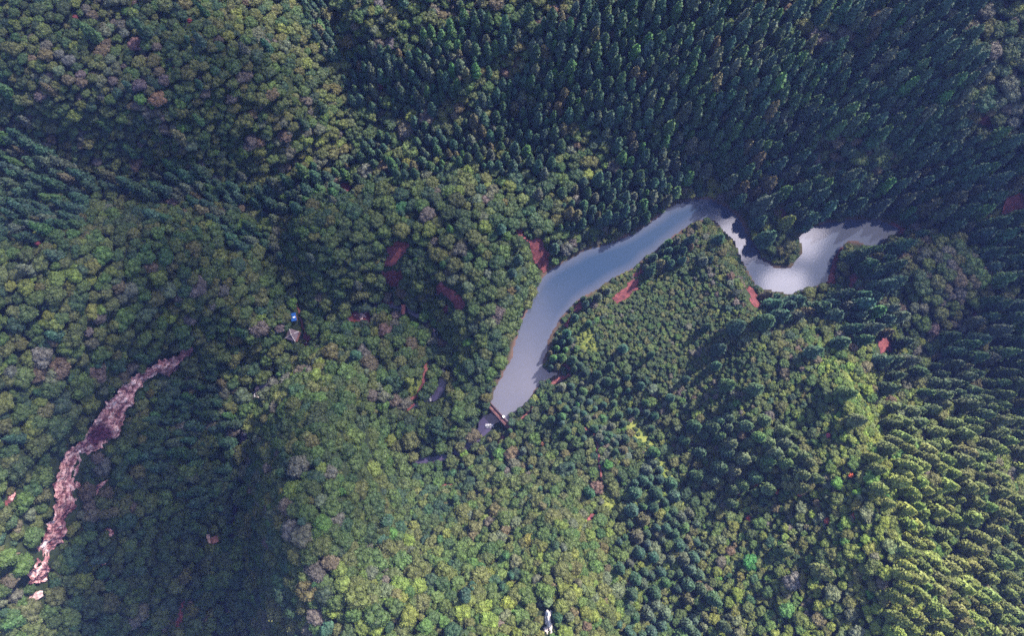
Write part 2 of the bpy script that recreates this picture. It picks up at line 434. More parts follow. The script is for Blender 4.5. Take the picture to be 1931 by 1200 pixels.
def cliff_mat():
    m, t, b = mat('banded_sandstone', 0.9, 0.15)
    tcn = N(t, 'ShaderNodeTexCoord')
    n1 = N(t, 'ShaderNodeTexNoise', Scale=0.35, Detail=10.0, Roughness=0.68, Distortion=0.6)
    L(t, tcn.outputs['Object'], n1.inputs['Vector'])
    r1 = N(t, 'ShaderNodeValToRGB')
    e = r1.color_ramp.elements
    cols = [(0.34, (0.08, 0.034, 0.055)), (0.43, (0.30, 0.140, 0.155)), (0.54, (0.52, 0.31, 0.30)), (0.66, (0.74, 0.62, 0.62))]
    while len(e) < 4:
        e.new(0.5)
    for i, (p, c) in enumerate(cols):
        e[i].position, e[i].color = p, (*c, 1)
    L(t, n1.outputs['Fac'], r1.inputs[0])
    mpn = N(t, 'ShaderNodeMapping'); mpn.inputs['Scale'].default_value = (0.14, 0.14, 0.9)
    L(t, tcn.outputs['Object'], mpn.inputs[0])
    n3 = N(t, 'ShaderNodeTexNoise', Scale=1.0, Detail=6.0, Roughness=0.7)
    L(t, mpn.outputs[0], n3.inputs['Vector'])
    mp2 = N(t, 'ShaderNodeMapping'); mp2.inputs['Scale'].default_value = (0.9, 0.9, 0.10)
    L(t, tcn.outputs['Object'], mp2.inputs[0])
    n4 = N(t, 'ShaderNodeTexNoise', Scale=1.0, Detail=6.0, Roughness=0.65)
    L(t, mp2.outputs[0], n4.inputs['Vector'])
    r3 = N(t, 'ShaderNodeValToRGB')
    e = r3.color_ramp.elements
    e[0].position, e[0].color = 0.38, (0.30, 0.20, 0.24, 1)
    e[1].position, e[1].color = 0.52, (1, 1, 1, 1)
    L(t, n3.outputs['Fac'], r3.inputs[0])
    r4 = N(t, 'ShaderNodeValToRGB')
    e = r4.color_ramp.elements
    e[0].position, e[0].color = 0.40, (0.32, 0.20, 0.25, 1)
    e[1].position, e[1].color = 0.55, (1, 1, 1, 1)
    L(t, n4.outputs['Fac'], r4.inputs[0])
    m1 = N(t, 'ShaderNodeMix', data_type='RGBA', blend_type='MULTIPLY'); m1.inputs[0].default_value = 0.95
    m2 = N(t, 'ShaderNodeMix', data_type='RGBA', blend_type='MULTIPLY'); m2.inputs[0].default_value = 0.95
    L(t, r1.outputs[0], m1.inputs[6]); L(t, r3.outputs[0], m1.inputs[7])
    L(t, m1.outputs[2], m2.inputs[6]); L(t, r4.outputs[0], m2.inputs[7])
    wa = N(t, 'ShaderNodeAttribute', attribute_name='rock_shade')
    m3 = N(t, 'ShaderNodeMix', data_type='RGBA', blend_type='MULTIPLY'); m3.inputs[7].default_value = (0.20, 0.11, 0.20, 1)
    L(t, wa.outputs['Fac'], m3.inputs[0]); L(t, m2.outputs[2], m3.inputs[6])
    L(t, m3.outputs[2], b.inputs['Base Color'])
    bn = N(t, 'ShaderNodeBump', Strength=1.0, Distance=0.9)
    L(t, n1.outputs['Fac'], bn.inputs['Height']); L(t, bn.outputs[0], b.inputs['Normal'])
    return m


# ------------------------------------------------------------------ object helpers
def mesh_obj(name, verts, faces, material, parent=None, smooth=False, attr=None):
    me = bpy.data.meshes.new(name)
    me.from_pydata([tuple(map(float, v)) for v in verts], [], [tuple(int(i) for i in f) for f in faces])
    me.materials.append(material)
    if smooth:
        me.polygons.foreach_set('use_smooth', [True] * len(me.polygons))
    for k, (dom, vals) in (attr or {}).items():
        a = me.attributes.new(k, 'FLOAT', dom)
        a.data.foreach_set('value', np.asarray(vals, np.float32))
    me.update()
    o = bpy.data.objects.new(name, me)
    C.objects.link(o)
    if parent:
        o.parent = parent
    return o


def thing(name, label, cat, loc=(0, 0, 0), rotz=0.0, group=None):
    o = bpy.data.objects.new(name, None)
    o.empty_display_size = 0.5
    C.objects.link(o)
    o.location = loc; o.rotation_euler = (0, 0, rotz)
    o['label'] = label; o['category'] = cat
    if group:
        o['group'] = group
    return o


def tag(o, label, cat, group=None):
    o['label'] = label; o['category'] = cat
    if group:
        o['group'] = group
    return o


class MB:
    def __init__(s):
        s.v, s.f = [], []

    def box(s, c, size, rz=0.0):
        n = len(s.v); ca, sa = math.cos(rz), math.sin(rz)
        for z in (-.5, .5):
            for x, y in ((-.5, -.5), (.5, -.5), (.5, .5), (-.5, .5)):
                a, b = x * size[0], y * size[1]
                s.v.append((c[0] + a * ca - b * sa, c[1] + a * sa + b * ca, c[2] + z * size[2]))
        s.f += [(n, n + 3, n + 2, n + 1), (n + 4, n + 5, n + 6, n + 7)] + [(n + i, n + (i + 1) % 4, n + 4 + (i + 1) % 4, n + 4 + i) for i in range(4)]
        return s

    def tube(s, pts, rad, k=7):
        n = len(s.v)
        P = [Vector(p) for p in pts]
        for i, p in enumerate(P):
            d = (P[min(i + 1, len(P) - 1)] - P[max(i - 1, 0)]).normalized()
            a = d.orthogonal().normalized(); b = d.cross(a)
            r = rad[i] if hasattr(rad, '__len__') else rad
            for j in range(k):
                t = 2 * math.pi * j / k
                s.v.append(tuple(p + (a * math.cos(t) + b * math.sin(t)) * r))
        for i in range(len(P) - 1):
            for j in range(k):
                s.f.append((n + i * k + j, n + i * k + (j + 1) % k, n + (i + 1) * k + (j + 1) % k, n + (i + 1) * k + j))
        s.f.append(tuple(n + j for j in reversed(range(k))))
        s.f.append(tuple(n + (len(P) - 1) * k + j for j in range(k)))
        return s

    def build(s, name, material, parent=None):
        return mesh_obj(name, s.v, s.f, material, parent)


# ------------------------------------------------------------------ the setting: hills, bare ground, paths, water
PX = project(np.stack([GX.ravel(), GY.ravel(), H.ravel()], 1))
GRASS = [
 [(1092,622),(1112,616),(1128,650),(1126,668),(1104,662),(1086,645)],
 [(622,45),(648,12),(658,40),(644,72),(660,112),(645,114),(628,72)],
 [(1150,720),(1180,760),(1230,830),(1270,900),(1300,960),(1290,970),(1250,900),(1205,840),(1160,770)],
 [(886,648),(894,650),(885,700),(876,705)],
 [(765,712),(798,712),(796,735),(775,745),(762,730)],
 [(1468,392),(1478,395),(1482,430),(1476,460),(1468,440)],
 [(1330,350),(1370,350),(1360,375),(1320,372)],
 [(1130,935),(1150,920),(1165,960),(1150,975)],
 [(1600,690),(1632,760),(1622,775),(1592,705)],
 [(880,270),(1000,255),(990,290),(900,300)],
]
gz = np.zeros(len(PX))
for g in GRASS:
    gz[inside(PX[:, 0], PX[:, 1], g)] = 1.0
gz = gz.reshape(H.shape)
gz = (gz + np.roll(gz, 1, 0) + np.roll(gz, -1, 0) + np.roll(gz, 1, 1) + np.roll(gz, -1, 1)) / 5
gz = np.clip(gz + 0.10 * np.clip(smooth_noise(GX, GY, 14, 9), 0, 1), 0, 1)
nx, ny = len(gx), len(gy)
ii = np.arange((ny - 1) * (nx - 1)); jj, kk = ii // (nx - 1), ii % (nx - 1)
q0 = jj * nx + kk
faces = np.stack([q0, q0 + 1, q0 + nx + 1, q0 + nx], 1)
me = bpy.data.meshes.new('hills')
V = np.stack([GX.ravel(), GY.ravel(), H.ravel()], 1)
me.vertices.add(len(V)); me.vertices.foreach_set('co', V.ravel())
me.loops.add(faces.size); me.loops.foreach_set('vertex_index', faces.ravel())
me.polygons.add(len(faces)); me.polygons.foreach_set('loop_start', np.arange(0, faces.size, 4)); me.polygons.foreach_set('loop_total', np.full(len(faces), 4))
me.polygons.foreach_set('use_smooth', np.ones(len(faces), bool))
me.update(calc_edges=True)
mud = np.zeros(H.shape)
mud[core] = np.where(ld < 5, np.clip(1.2 - ld / 1.8, 0, 1), 0) * (0.4 + 0.6 * np.clip(0.5 + smooth_noise(cx, cy, 7, 44), 0, 1))
a = me.attributes.new('mud', 'FLOAT', 'POINT'); a.data.foreach_set('value', mud.ravel().astype(np.float32))
a = me.attributes.new('grass', 'FLOAT', 'POINT'); a.data.foreach_set('value', gz.ravel().astype(np.float32))
me.materials.append(terrain_mat())
hills = bpy.data.objects.new('hills', me); C.objects.link(hills); hills['kind'] = 'structure'


def fill_poly(name, px_poly, material, lift=0.25, step=0.5, jag=0.5, flat=None, seed=0):
    """a patch of ground with a ragged outline, laid over the terrain (or flat at a height)"""
    pts = np.array(px_poly, float)
    if flat is None:
        x, y, _ = on_ground(pts[:, 0], pts[:, 1])
    else:
        x, y = at_height(pts[:, 0], pts[:, 1], flat)
    poly = np.stack([x, y], 1)
    x0, y0 = poly.min(0) - 1.5; x1, y1 = poly.max(0) + 1.5
    xs, ys = np.arange(x0, x1 + step, step), np.arange(y0, y1 + step, step)
    A, B = np.meshgrid(xs, ys)
    ccx, ccy = (A[:-1, :-1] + step / 2), (B[:-1, :-1] + step / 2)
    jx = smooth_noise(ccx, ccy, 1.7, 30 + seed) * jag; jy = smooth_noise(ccx, ccy, 1.7, 60 + seed) * jag
    m = inside(ccx + jx, ccy + jy, poly)
    Z = (ground(A, B) + lift + smooth_noise(A, B, 1.1, 5) * 0.10) if flat is None else np.full(A.shape, flat)
    w = A.shape[1]
    J, K = np.nonzero(m)
    if len(J) == 0:
        return None
    f = np.stack([J * w + K, J * w + K + 1, (J + 1) * w + K + 1, (J + 1) * w + K], 1)
    used, inv = np.unique(f.ravel(), return_inverse=True)
    vv = np.stack([A.ravel(), B.ravel(), Z.ravel()], 1)[used]
    o = mesh_obj(name, vv, inv.reshape(-1, 4), material, smooth=True)
    o['kind'] = 'structure'
    return o


def strip_px(pts, w):
    """a pixel polyline widened to a polygon"""
    p = np.array(pts, float); out_l, out_r = [], []
    for i in range(len(p)):
        d = p[min(i + 1, len(p) - 1)] - p[max(i - 1, 0)]
        d /= np.linalg.norm(d) + 1e-9
        n = np.array([-d[1], d[0]]) * (w[i] if hasattr(w, '__len__') else w) / 2
        out_l.append(tuple(p[i] + n)); out_r.append(tuple(p[i] - n))
    return out_l + out_r[::-1]


SCARS = [
 [(995,455),(1008,450),(1020,455),(1030,470),(1038,492),(1035,505),(1025,515),(1018,508),(1005,490),(1003,475)],
 [(975,434),(985,430),(994,448),(987,453),(976,444)],
 [(730,470),(750,458),(770,460),(765,478),(752,490),(745,500),(728,503),(718,498),(735,485)],
 [(720,512),(735,508),(757,510),(760,525),(752,540),(738,540),(720,530)],
 [(820,535),(835,532),(850,545),(862,552),(875,570),(874,584),(862,587),(853,572),(843,561),(823,549)],
 [(833,575),(843,576),(846,590),(832,590)],
 [(1150,566),(1165,555),(1185,535),(1195,526),(1204,528),(1202,546),(1185,561),(1165,569)],
 [(1193,518),(1210,506),(1214,512),(1198,525)],
 [(1086,575),(1100,570),(1102,578),(1088,590),(1082,588)],
 [(1062,616),(1070,600),(1080,597),(1076,613),(1068,622)],
 [(1406,545),(1415,540),(1431,560),(1436,577),(1425,582),(1416,570)],
 [(1580,463),(1586,470),(1580,482),(1576,500),(1576,532),(1560,534),(1558,512),(1562,495),(1567,480)],
 [(1653,646),(1670,635),(1685,648),(1682,662),(1660,667)],
 [(1640,428),(1672,424),(1700,428),(1718,432),(1700,442),(1685,441),(1665,437)],
 [(1893,377),(1918,364),(1936,368),(1936,402),(1888,404)],
 [(1848,214),(1872,222),(1865,240),(1843,236)],
 [(744,772),(760,765),(785,762),(770,775),(756,786),(748,800)],
 [(650,580),(690,573),(702,590),(692,610),(672,607),(640,602),(620,616),(608,606)],
 [(573,636),(582,636),(586,668),(575,668)],
 [(488,668),(505,670),(500,684),(486,682)],
 [(540,692),(555,678),(562,684),(550,698)],
 [(1106,980),(1117,965),(1123,970),(1112,988)],
 [(1600,520),(1612,512),(1618,520),(1605,545),(1596,545)],
 [(1470,390),(1480,392),(1484,412),(1474,415)],
 [(644,348),(660,342),(666,354),(650,362)],
 [(575,632),(600,622),(618,612),(620,620),(600,632),(578,645)],
 [(712,158),(722,155),(722,172),(712,172)],
 [(1830,590),(1848,585),(1852,600),(1832,605)],
 [(337,1150),(346,1130),(350,1150),(340,1180),(330,1190)],
 [(15,935),(25,930),(30,945),(20,955)],
]
PATHS = [
 ([(1100,808),(1116,812),(1126,830),(1128,850),(1131,880),(1136,905),(1133,920)], 4.5),
 ([(962,812),(975,797),(988,787),(1003,770),(1010,758),(1016,744)], 4.5),
 ([(1038,724),(1055,716),(1075,707)], 7),
 ([(1056,692),(1066,690),(1075,697)], 6),
 ([(948,822),(940,838),(932,856),(925,866)], 6),
 ([(896,886),(888,897),(881,910)], 6),
 ([(805,680),(803,700),(798,728),(786,748),(768,756)], 6),
 ([(705,574),(720,570),(735,571),(748,576)], 6),
 ([(830,918),(845,915),(855,917)], 5),
 ([(556,560),(566,590),(572,615),(577,640)], 3),
]
for i, s in enumerate(SCARS):
    fill_poly('bare_red_ground', s, M_EARTH, 0.22, seed=i)
path_polys = [strip_px(p, w) for p, w in PATHS]
for i, s in enumerate(path_polys):
    fill_poly('path', s, M_PATH, 0.30, step=0.35, jag=0.25, seed=i)

# lake surface, a little silt towards the dam
lk = fill_poly('lake_water', LAKE, M_LAKE, flat=0.0, step=1.0, jag=0.4)
bpy.data.objects.remove(lk)
b0 = lake_xy.min(0) - 4; b1 = lake_xy.max(0) + 4
A, B = np.meshgrid(np.arange(b0[0], b1[0], 1.0), np.arange(b0[1], b1[1], 1.0))
d_l, _ = poly_dist(A, B, lake_xy, True)
keep = (inside(A, B, lake_xy) | (d_l < 2.2)) & ~((((A - dam_a[0]) * dn[0] + (B - dam_a[1]) * dn[1]) > 0.2) & (np.hypot(A - dam_a[0], B - dam_a[1]) < 22))
w = A.shape[1]
mm = keep[:-1, :-1] & keep[1:, :-1] & keep[:-1, 1:] & keep[1:, 1:]
J, K = np.nonzero(mm)
f = np.stack([J * w + K, J * w + K + 1, (J + 1) * w + K + 1, (J + 1) * w + K], 1)
used, inv = np.unique(f.ravel(), return_inverse=True)
vv = np.stack([A.ravel(), B.ravel(), np.zeros(A.size)], 1)[used]
lpx = project(vv)
silt = np.clip((lpx[:, 1] - 500) / 230, 0, 1) * np.clip((1120 - lpx[:, 0]) / 120, 0, 1) + 0.35 * np.clip((lpx[:, 0] - 1330) / 80, 0, 1)
silt = np.maximum(silt, 0.55 * np.clip(1 - (d_l.ravel()[used]) / 4.0, 0, 1))
lake = mesh_obj('lake_water', vv, inv.reshape(-1, 4), M_LAKE, smooth=True, attr={'silt': ('POINT', np.clip(silt, 0, 1))})
lake['kind'] = 'structure'

# the stream below the dam: a ribbon that follows its bed, wider at the pools
sw = np.interp(np.arange(len(STREAM)), [0, 1, 2, 3, 4, 5, 7, 8, 9, 10, 12, 16, 19, 22, 24, 29], [2.0, 2.2, 1.6, 1.1, 1.2, 0.8, 0.8, 1.4, 1.4, 0.8, 1.1, 0.9, 0.6, 1.3, 1.3, 1.5])
ts = np.arange(0, len(STREAM) - 1 + 1e-6, 0.1)
sx = np.interp(ts, np.arange(len(STREAM)), str_xy[:, 0]); sy = np.interp(ts, np.arange(len(STREAM)), str_xy[:, 1])
for _ in range(6):
    sx[1:-1] = (sx[:-2] + 2 * sx[1:-1] + sx[2:]) / 4; sy[1:-1] = (sy[:-2] + 2 * sy[1:-1] + sy[2:]) / 4
sz_ = np.interp(ts, np.arange(len(STREAM)), STREAM[:, 2]) - 0.30
wd = np.interp(ts, np.arange(len(STREAM)), sw)
tx, ty = np.gradient(sx), np.gradient(sy)
tl = np.hypot(tx, ty); tx, ty = tx / tl, ty / tl
rows = []
for u in np.linspace(-1, 1, 5):
    e = wd * u * (1 + 0.25 * smooth_noise(sx * 1.0, sy + u * 9, 2.5, 14))
    rows.append(np.stack([sx - ty * e, sy + tx * e, sz_], 1))
rv = np.stack(rows, 1).reshape(-1, 3); n5 = len(ts)
ff = [(i * 5 + j, i * 5 + j + 1, (i + 1) * 5 + j + 1, (i + 1) * 5 + j) for i in range(n5 - 1) for j in range(4)]
stw = mesh_obj('stream_water', rv, ff, M_STREAM, smooth=True, attr={'silt': ('POINT', np.full(len(rv), 0.5))})
stw['kind'] = 'structure'
pool = fill_poly('pool_water', [(903,795),(912,783),(925,780),(934,785),(940,795),(932,801),(918,802),(913,812),(906,818),(900,812)], M_STREAM, flat=-2.75, step=0.4, jag=0.15)
pool2 = fill_poly('pool_water', [(838,718),(842,722),(836,740),(828,752),(818,758),(810,754),(814,744),(826,736),(832,724)], M_STREAM, flat=-5.9, step=0.4, jag=0.15)
for p_ in (pool, pool2):
    p_.data.attributes.new('silt', 'FLOAT', 'POINT')

# ------------------------------------------------------------------ the rock face and the outcrops
nA, nD = 260, 34
ta = np.linspace(0, len(CLT) - 1, nA)
ip = lambda arr: np.interp(ta, np.arange(len(CLT)), arr)
Tx, Ty, Tz = ip(ct[:, 0]), ip(ct[:, 1]), ip(CLT[:, 2])
Bx, By, Bz = ip(cb[:, 0]), ip(cb[:, 1]), ip(CLB[:, 2]) - 1.0
gxx, gyy = np.gradient(Tx * 0.5 + Bx * 0.5), np.gradient(Ty * 0.5 + By * 0.5)
for _ in range(14):
    gxx[1:-1] = (gxx[:-2] + gxx[1:-1] + gxx[2:]) / 3; gyy[1:-1] = (gyy[:-2] + gyy[1:-1] + gyy[2:]) / 3
gl = np.hypot(gxx, gyy)
onx, ony = -gyy / gl, gxx / gl
sgn = np.sign(np.mean(onx)); onx, ony = onx * sgn, ony * sgn           # out from the hill
cv, shade_amt = [], []
for i in range(nA):
    for j in range(nD):
        v = j / (nD - 1)
        x = Tx[i] + (Bx[i] - Tx[i]) * v; y = Ty[i] + (By[i] - Ty[i]) * v; z = Tz[i] + (Bz[i] - Tz[i]) * v
        led = mnoise.noise((x * 0.03, y * 0.03, z * 0.9)) * 1.0 + mnoise.noise((x * 0.22, y * 0.22, z * 0.05)) * 1.1
        o_ = led + mnoise.noise((x * 0.7, y * 0.7, z * 0.7)) * 0.5
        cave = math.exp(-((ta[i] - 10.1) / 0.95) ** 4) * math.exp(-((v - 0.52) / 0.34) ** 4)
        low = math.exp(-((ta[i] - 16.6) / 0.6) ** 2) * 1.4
        o_ -= 0.9 * cave + low; shade_amt.append(min(1.0, 1.5 * cave + 0.75 * math.exp(-((ta[i] - 16.8) / 1.1) ** 2) * (0.5 + 0.5 * v) + 0.8 * max(0, 1 - ta[i] / 3.4) + max(0, 0.55 * mnoise.noise((x * 0.09, y * 0.09, z * 0.22)))))  # shade of recesses and upper end put into the colour, plus random patches
        o_ *= min(1, v * 8 + 0.15)
        o_ += (1.6 * mnoise.noise((x * 0.35, y * 0.35, 7.0)) + 0.8 * mnoise.noise((x * 1.1, y * 1.1, 9.0))) * (abs(v - 0.5) * 2) ** 3 - (0.9 if v > 0.6 else 0) * (2 * v - 1) ** 2
        o_ += 1.3 * (abs(mnoise.noise((x * 0.28, y * 0.28, z * 1.3))) - 0.2) + 0.5 * (mnoise.noise((x * 1.6, y * 1.6, z * 2.2)))
        zz = z + mnoise.noise((x * 0.4, y * 0.4, 3.0)) * 0.6
        cv.append((x + onx[i] * o_, y + ony[i] * o_, zz))
cf = [(i * nD + j, i * nD + j + 1, (i + 1) * nD + j + 1, (i + 1) * nD + j) for i in range(nA - 1) for j in range(nD - 1)]
M_CLIFF = cliff_mat()
cliff = mesh_obj('rock_cliff', cv, cf, M_CLIFF, smooth=True, attr={'rock_shade': ('POINT', np.clip(shade_amt, 0, 1))})
tag(cliff, 'long pink and buff banded rock cliff above the shaded gorge', 'cliff')


def boulder(name, px, py, w, d, hh, material, seed, label=None, cat='rock', rz=0.0, sink=0.3, z=None, group=None):
    r = np.random.default_rng(seed)
    if z is None:
        x, y, z = [float(q[0]) for q in on_ground(px, py)]
    else:
        x, y = [float(q) for q in at_height(px, py, z)]
    vs_, fs_ = [], []
    n, m = 14, 9
    off = r.uniform(0, 50, 3)
    for j in range(m):
        th = math.pi * j / (m - 1)
        for i in range(n):
            ph = 2 * math.pi * i / n
            p = Vector((math.sin(th) * math.cos(ph), math.sin(th) * math.sin(ph), math.cos(th)))
            k_ = 1 + 0.45 * mnoise.noise(p * 1.6 + Vector(off)) + 0.2 * mnoise.noise(p * 4 + Vector(off))
            p = p * k_
            vs_.append((p.x * w / 2, p.y * d / 2, p.z * hh / 2 + hh * (0.5 - sink)))
    for j in range(m - 1):
        for i in range(n):
            fs_.append((j * n + i, (j + 1) * n + i, (j + 1) * n + (i + 1) % n, j * n + (i + 1) % n))
    o = mesh_obj(name, vs_, fs_, material)
    o.location = (x, y, z); o.rotation_euler = (0, 0, rz)
    if label:
        tag(o, label, cat, group)
    return o


OUTCROPS = [
 (190, 916, 5.5, 1.6, 2.2, 0.7, 'slanting pink rock ledge bare in the shaded gorge trees', M_CLIFF),
 (181, 932, 3.6, 1.5, 2.0, 0.9, 'small pale rock ledge just below a larger slanting ledge in the gorge', M_CLIFF),
 (206, 1002, 4.5, 2.6, 2.4, -0.6, 'pink crag showing between trees halfway down the gorge slope', M_CLIFF),
 (197, 1060, 1.9, 2.6, 2.4, 0.2, 'small pink rock beside a bright green bush in the gorge', M_CLIFF),
 (70, 1126, 6.5, 3.4, 3.0, 0.7, 'dull mauve rock slab below the foot of the banded cliff', M_ROCK),
 (25, 938, 1.8, 3.2, 1.6, -0.3, 'small orange pink rock among trees near the plateau edge', M_CLIFF),
]
for i, (px, py, w1, d1, h1, rz, lab, m_) in enumerate(OUTCROPS):
    boulder('rock_outcrop', px, py, w1, d1, h1, m_, 40 + i, lab, 'rock', rz)

# the white crag at the bottom edge
x, y, z = [float(q[0]) for q in on_ground(1034, 1172)]
tw = thing('rock_pinnacle', 'tall white rock pinnacle with jagged sides among sunlit trees', 'rock', (x, y, z))
for k_, (dx, dy, w1, d1, h1) in enumerate([(0, 0.6, 1.7, 6.4, 5.0), (-0.7, -2.6, 1.7, 2.4, 3.0), (0.8, -3.2, 1.9, 2.2, 2.6), (-0.8, 0.4, 1.2, 2.6, 3.4), (0.5, -1.4, 1.5, 2.6, 3.6)]):
    o = boulder('crag' if k_ == 0 else 'block', 1034, 1172, w1, d1, h1, M_PALE, 80 + k_)
    o.location = (dx, dy, -0.3); o.parent = tw
o = boulder('rock_outcrop', 1038, 1156, 1.0, 1.6, 1.0, M_PALE, 91, 'small white stone beside the tall rock pinnacle', 'rock')

# boulders and white water in the stream
bsp = [('in the rapids by the red footbridge', 682, 594, 14, 12, M_ROCK, 11), ('in the narrow bed above the red footbridge', 820, 640, 17, 8, M_ROCK, 26),
       ('in the stream above the curved pool', 834, 694, 6, 7, M_PALE, 8), ('in the steep stream at the gorge mouth', 484, 740, 6, 6, M_ROCK, 9), ('in the dark gorge stream', 461, 820, 6, 5, M_ROCK, 10)]
ORD = ['nearest', 'second', 'third', 'fourth', 'fifth', 'sixth', 'seventh', 'eighth', 'ninth', 'tenth', 'eleventh', 'twelfth', 'thirteenth', 'fourteenth', 'fifteenth', 'sixteenth', 'seventeenth', 'eighteenth', 'nineteenth', 'twentieth']
for place, px, py, n, spread, m_, sy_ in bsp:
    for i in range(n):
        qx, qy = px + rng.normal(0, spread * 0.55), py + rng.normal(0, sy_ * 0.55)
        sz1 = rng.uniform(0.6, 1.9)
        boulder('boulder', qx, qy, sz1, sz1 * rng.uniform(0.6, 1.0), sz1 * 0.7, m_ if rng.random() < 0.75 else M_PALE, int(rng.integers(1e6)), 'weathered grey pink boulder ' + place, 'boulder', rng.uniform(0, 6), group='boulders ' + place)


def weir(a, b, z, label, white=True):
    A_, B_ = np.array(at_height(*a, z)), np.array(at_height(*b, z))
    c = (A_ + B_) / 2; ln = float(np.linalg.norm(B_ - A_)); rz = math.atan2(*(B_ - A_)[::-1])
    t = thing('weir', label, 'weir', (*map(float, c), z - 0.9), rz)
    MB().box((0, 0, 0.5), (ln, 0.7, 1.1)).build('wall', M_STONE, t)
    m_ = MB(); n = 22
    for i in range(n + 1):
        u = (i / n - 0.5) * ln
        for q, (yy, zz) in enumerate(((0.40, 1.16), (-0.42, 1.12), (-0.75, 0.55), (-1.25, 0.18))):
            j_ = rng.uniform(-0.10, 0.10)
            m_.v.append((u, yy + j_, zz + rng.uniform(-.05, .05)))
    for i in range(n):
        for q in range(3):
            m_.f.append((i * 4 + q, i * 4 + q + 1, (i + 1) * 4 + q + 1, (i + 1) * 4 + q))
    m_.build('falling_water', M_FOAM, t)
    return t


weir((915, 802), (931, 801), -2.65, 'low stone weir with white water below the dam pool')
weir((809, 745), (813, 757), -5.8, 'small weir spilling white water at the end of the curved pool')
fw = fill_poly('white_water', [(799,757),(804,753),(810,750),(811,752),(805,755),(801,758)], M_FOAM, lift=0.5, step=0.3, jag=0.4)
fw2 = fill_poly('white_water', [(480,737),(483,742),(485,752),(483,753),(480,746)], M_FOAM, lift=0.6, step=0.3, jag=0.3)
for o in (fw, fw2):
    if o:
        o['kind'] = 'stuff'

# ------------------------------------------------------------------ dam, bridge, pavilion, shed, terrace
dl = float(np.linalg.norm(dam_b - dam_a)); dmid = (dam_a + dam_b) / 2
drz = math.atan2((dam_b - dam_a)[1], (dam_b - dam_a)[0])
dam = thing('dam', 'narrow red stone dam with dark parapet across the lake foot', 'dam', (float(dmid[0]), float(dmid[1]), 0.0), drz)
side = -1.0 if (np.array([-math.sin(drz), math.cos(drz)]) @ dn) < 0 else 1.0      # local y towards downstream
m_ = MB()
n = 24
prof = [(-0.9, -3.0), (-0.9, 1.0), (0.85, 1.0), (1.9, -5.2), (1.9, -6.0)]
for i in range(n + 1):
    u = (i / n - 0.5) * dl
    for (yy, zz) in prof:
        m_.v.append((u, side * (yy + (rng.uniform(-.12, .12) if zz < 0.9 else 0)), zz))
for i in range(n):
    for q in range(4):
        m_.f.append((i * 5 + q, i * 5 + q + 1, (i + 1) * 5 + q + 1, (i + 1) * 5 + q))
m_.build('wall', M_STONE, dam)
MB().box((0, side * 0.15, 1.06), (dl, 1.1, 0.10)).build('walkway', M_STONE, dam)
MB().box((0, side * -0.75, 1.45), (dl, 0.28, 0.9)).build('parapet', M_DARKWALL, dam)
MB().box((0, side * 0.95, 1.30), (dl, 0.22, 0.5)).build('kerb', M_DARKWALL, dam)
gate = MB().box((dl * 0.07, side * -0.95, 1.55), (0.55, 0.5, 1.3)).build('gate_post', M_WHITE, dam)
MB().box((dl * 0.07, side * -0.95, 2.26), (0.8, 0.75, 0.12)).build('cap', M_WHITE, gate)
# spillway apron below the dam
fill_poly('spillway_ground', [(922,775),(933,785),(945,796),(952,798),(948,786),(936,772),(928,766)], M_STONE, lift=0.9, step=0.4, jag=0.3)

A_, B_ = np.array(at_height(761.5, 575.5, -5.6)), np.array(at_height(760.5, 592, -5.6))
c = (A_ + B_) / 2; bl = float(np.linalg.norm(B_ - A_)) + 0.4
br = thing('footbridge', 'short red wooden footbridge over the shaded stream', 'bridge', (float(c[0]), float(c[1]), -5.6), math.atan2(*(B_ - A_)[::-1]))
MB().box((0, 0, 0), (bl, 1.25, 0.18)).build('deck', M_RED_WOOD, br)
for s_ in (-1, 1):
    m_ = MB().box((0, s_ * 0.72, 0.95), (bl, 0.12, 0.12)).box((0, s_ * 0.72, 0.5), (bl, 0.07, 0.07))
    for k_ in range(5):
        m_.box(((k_ / 4 - 0.5) * (bl - 0.2), s_ * 0.72, 0.45), (0.12, 0.12, 0.9))
    m_.build('railing', M_RED_WOOD, br)
for s_ in (-1, 1):
    MB().box((s_ * bl * 0.42, 0, -1.4), (0.7, 1.5, 2.7)).build('pier', M_STONE, br)

# pavilion with a four sided roof; the ridges are pale
ax, ay, az = [float(q[0]) for q in on_ground(556, 634)]
pv = thing('pavilion', 'small square pavilion with grey pyramid roof and pale ridges', 'pavilion', (ax, ay, az), R(-18))
hw = 2.3
ev = [(-hw, -hw), (hw, -hw), (hw, hw), (-hw, hw)]
rz0 = 3.0
m_ = MB()
apex = 4.9
m_.v = [(a_, b_, rz0) for a_, b_ in ev] + [(a_ * 0.5, b_ * 0.5, rz0 + 0.72) for a_, b_ in ev] + [(0, 0, apex)]
m_.f = [(i, (i + 1) % 4, 4 + (i + 1) % 4, 4 + i) for i in range(4)] + [(4 + i, 4 + (i + 1) % 4, 8) for i in range(4)] + [(3, 2, 1, 0)]
rf = m_.build('roof', M_TILE, pv)
for a_, b_ in ev:
    MB().tube([(a_ * 1.03, b_ * 1.03, rz0 + 0.12), (a_ * 0.5, b_ * 0.5, rz0 + 0.78), (0, 0, apex + 0.06)], 0.13, 6).build('ridge', M_RIDGE, rf)
MB().tube([(0, 0, apex), (0, 0, apex + 0.55)], [0.22, 0.06], 7).build('finial', M_RIDGE, rf)
MB().box((0, 0, 0.1), (hw * 1.9, hw * 1.9, 0.5)).build('platform', M_STONE, pv)
for a_, b_ in ev:
    MB().tube([(a_ * 0.78, b_ * 0.78, 0.3), (a_ * 0.78, b_ * 0.78, 3.1)], 0.14, 8).build('post', M_RED_WOOD, pv)

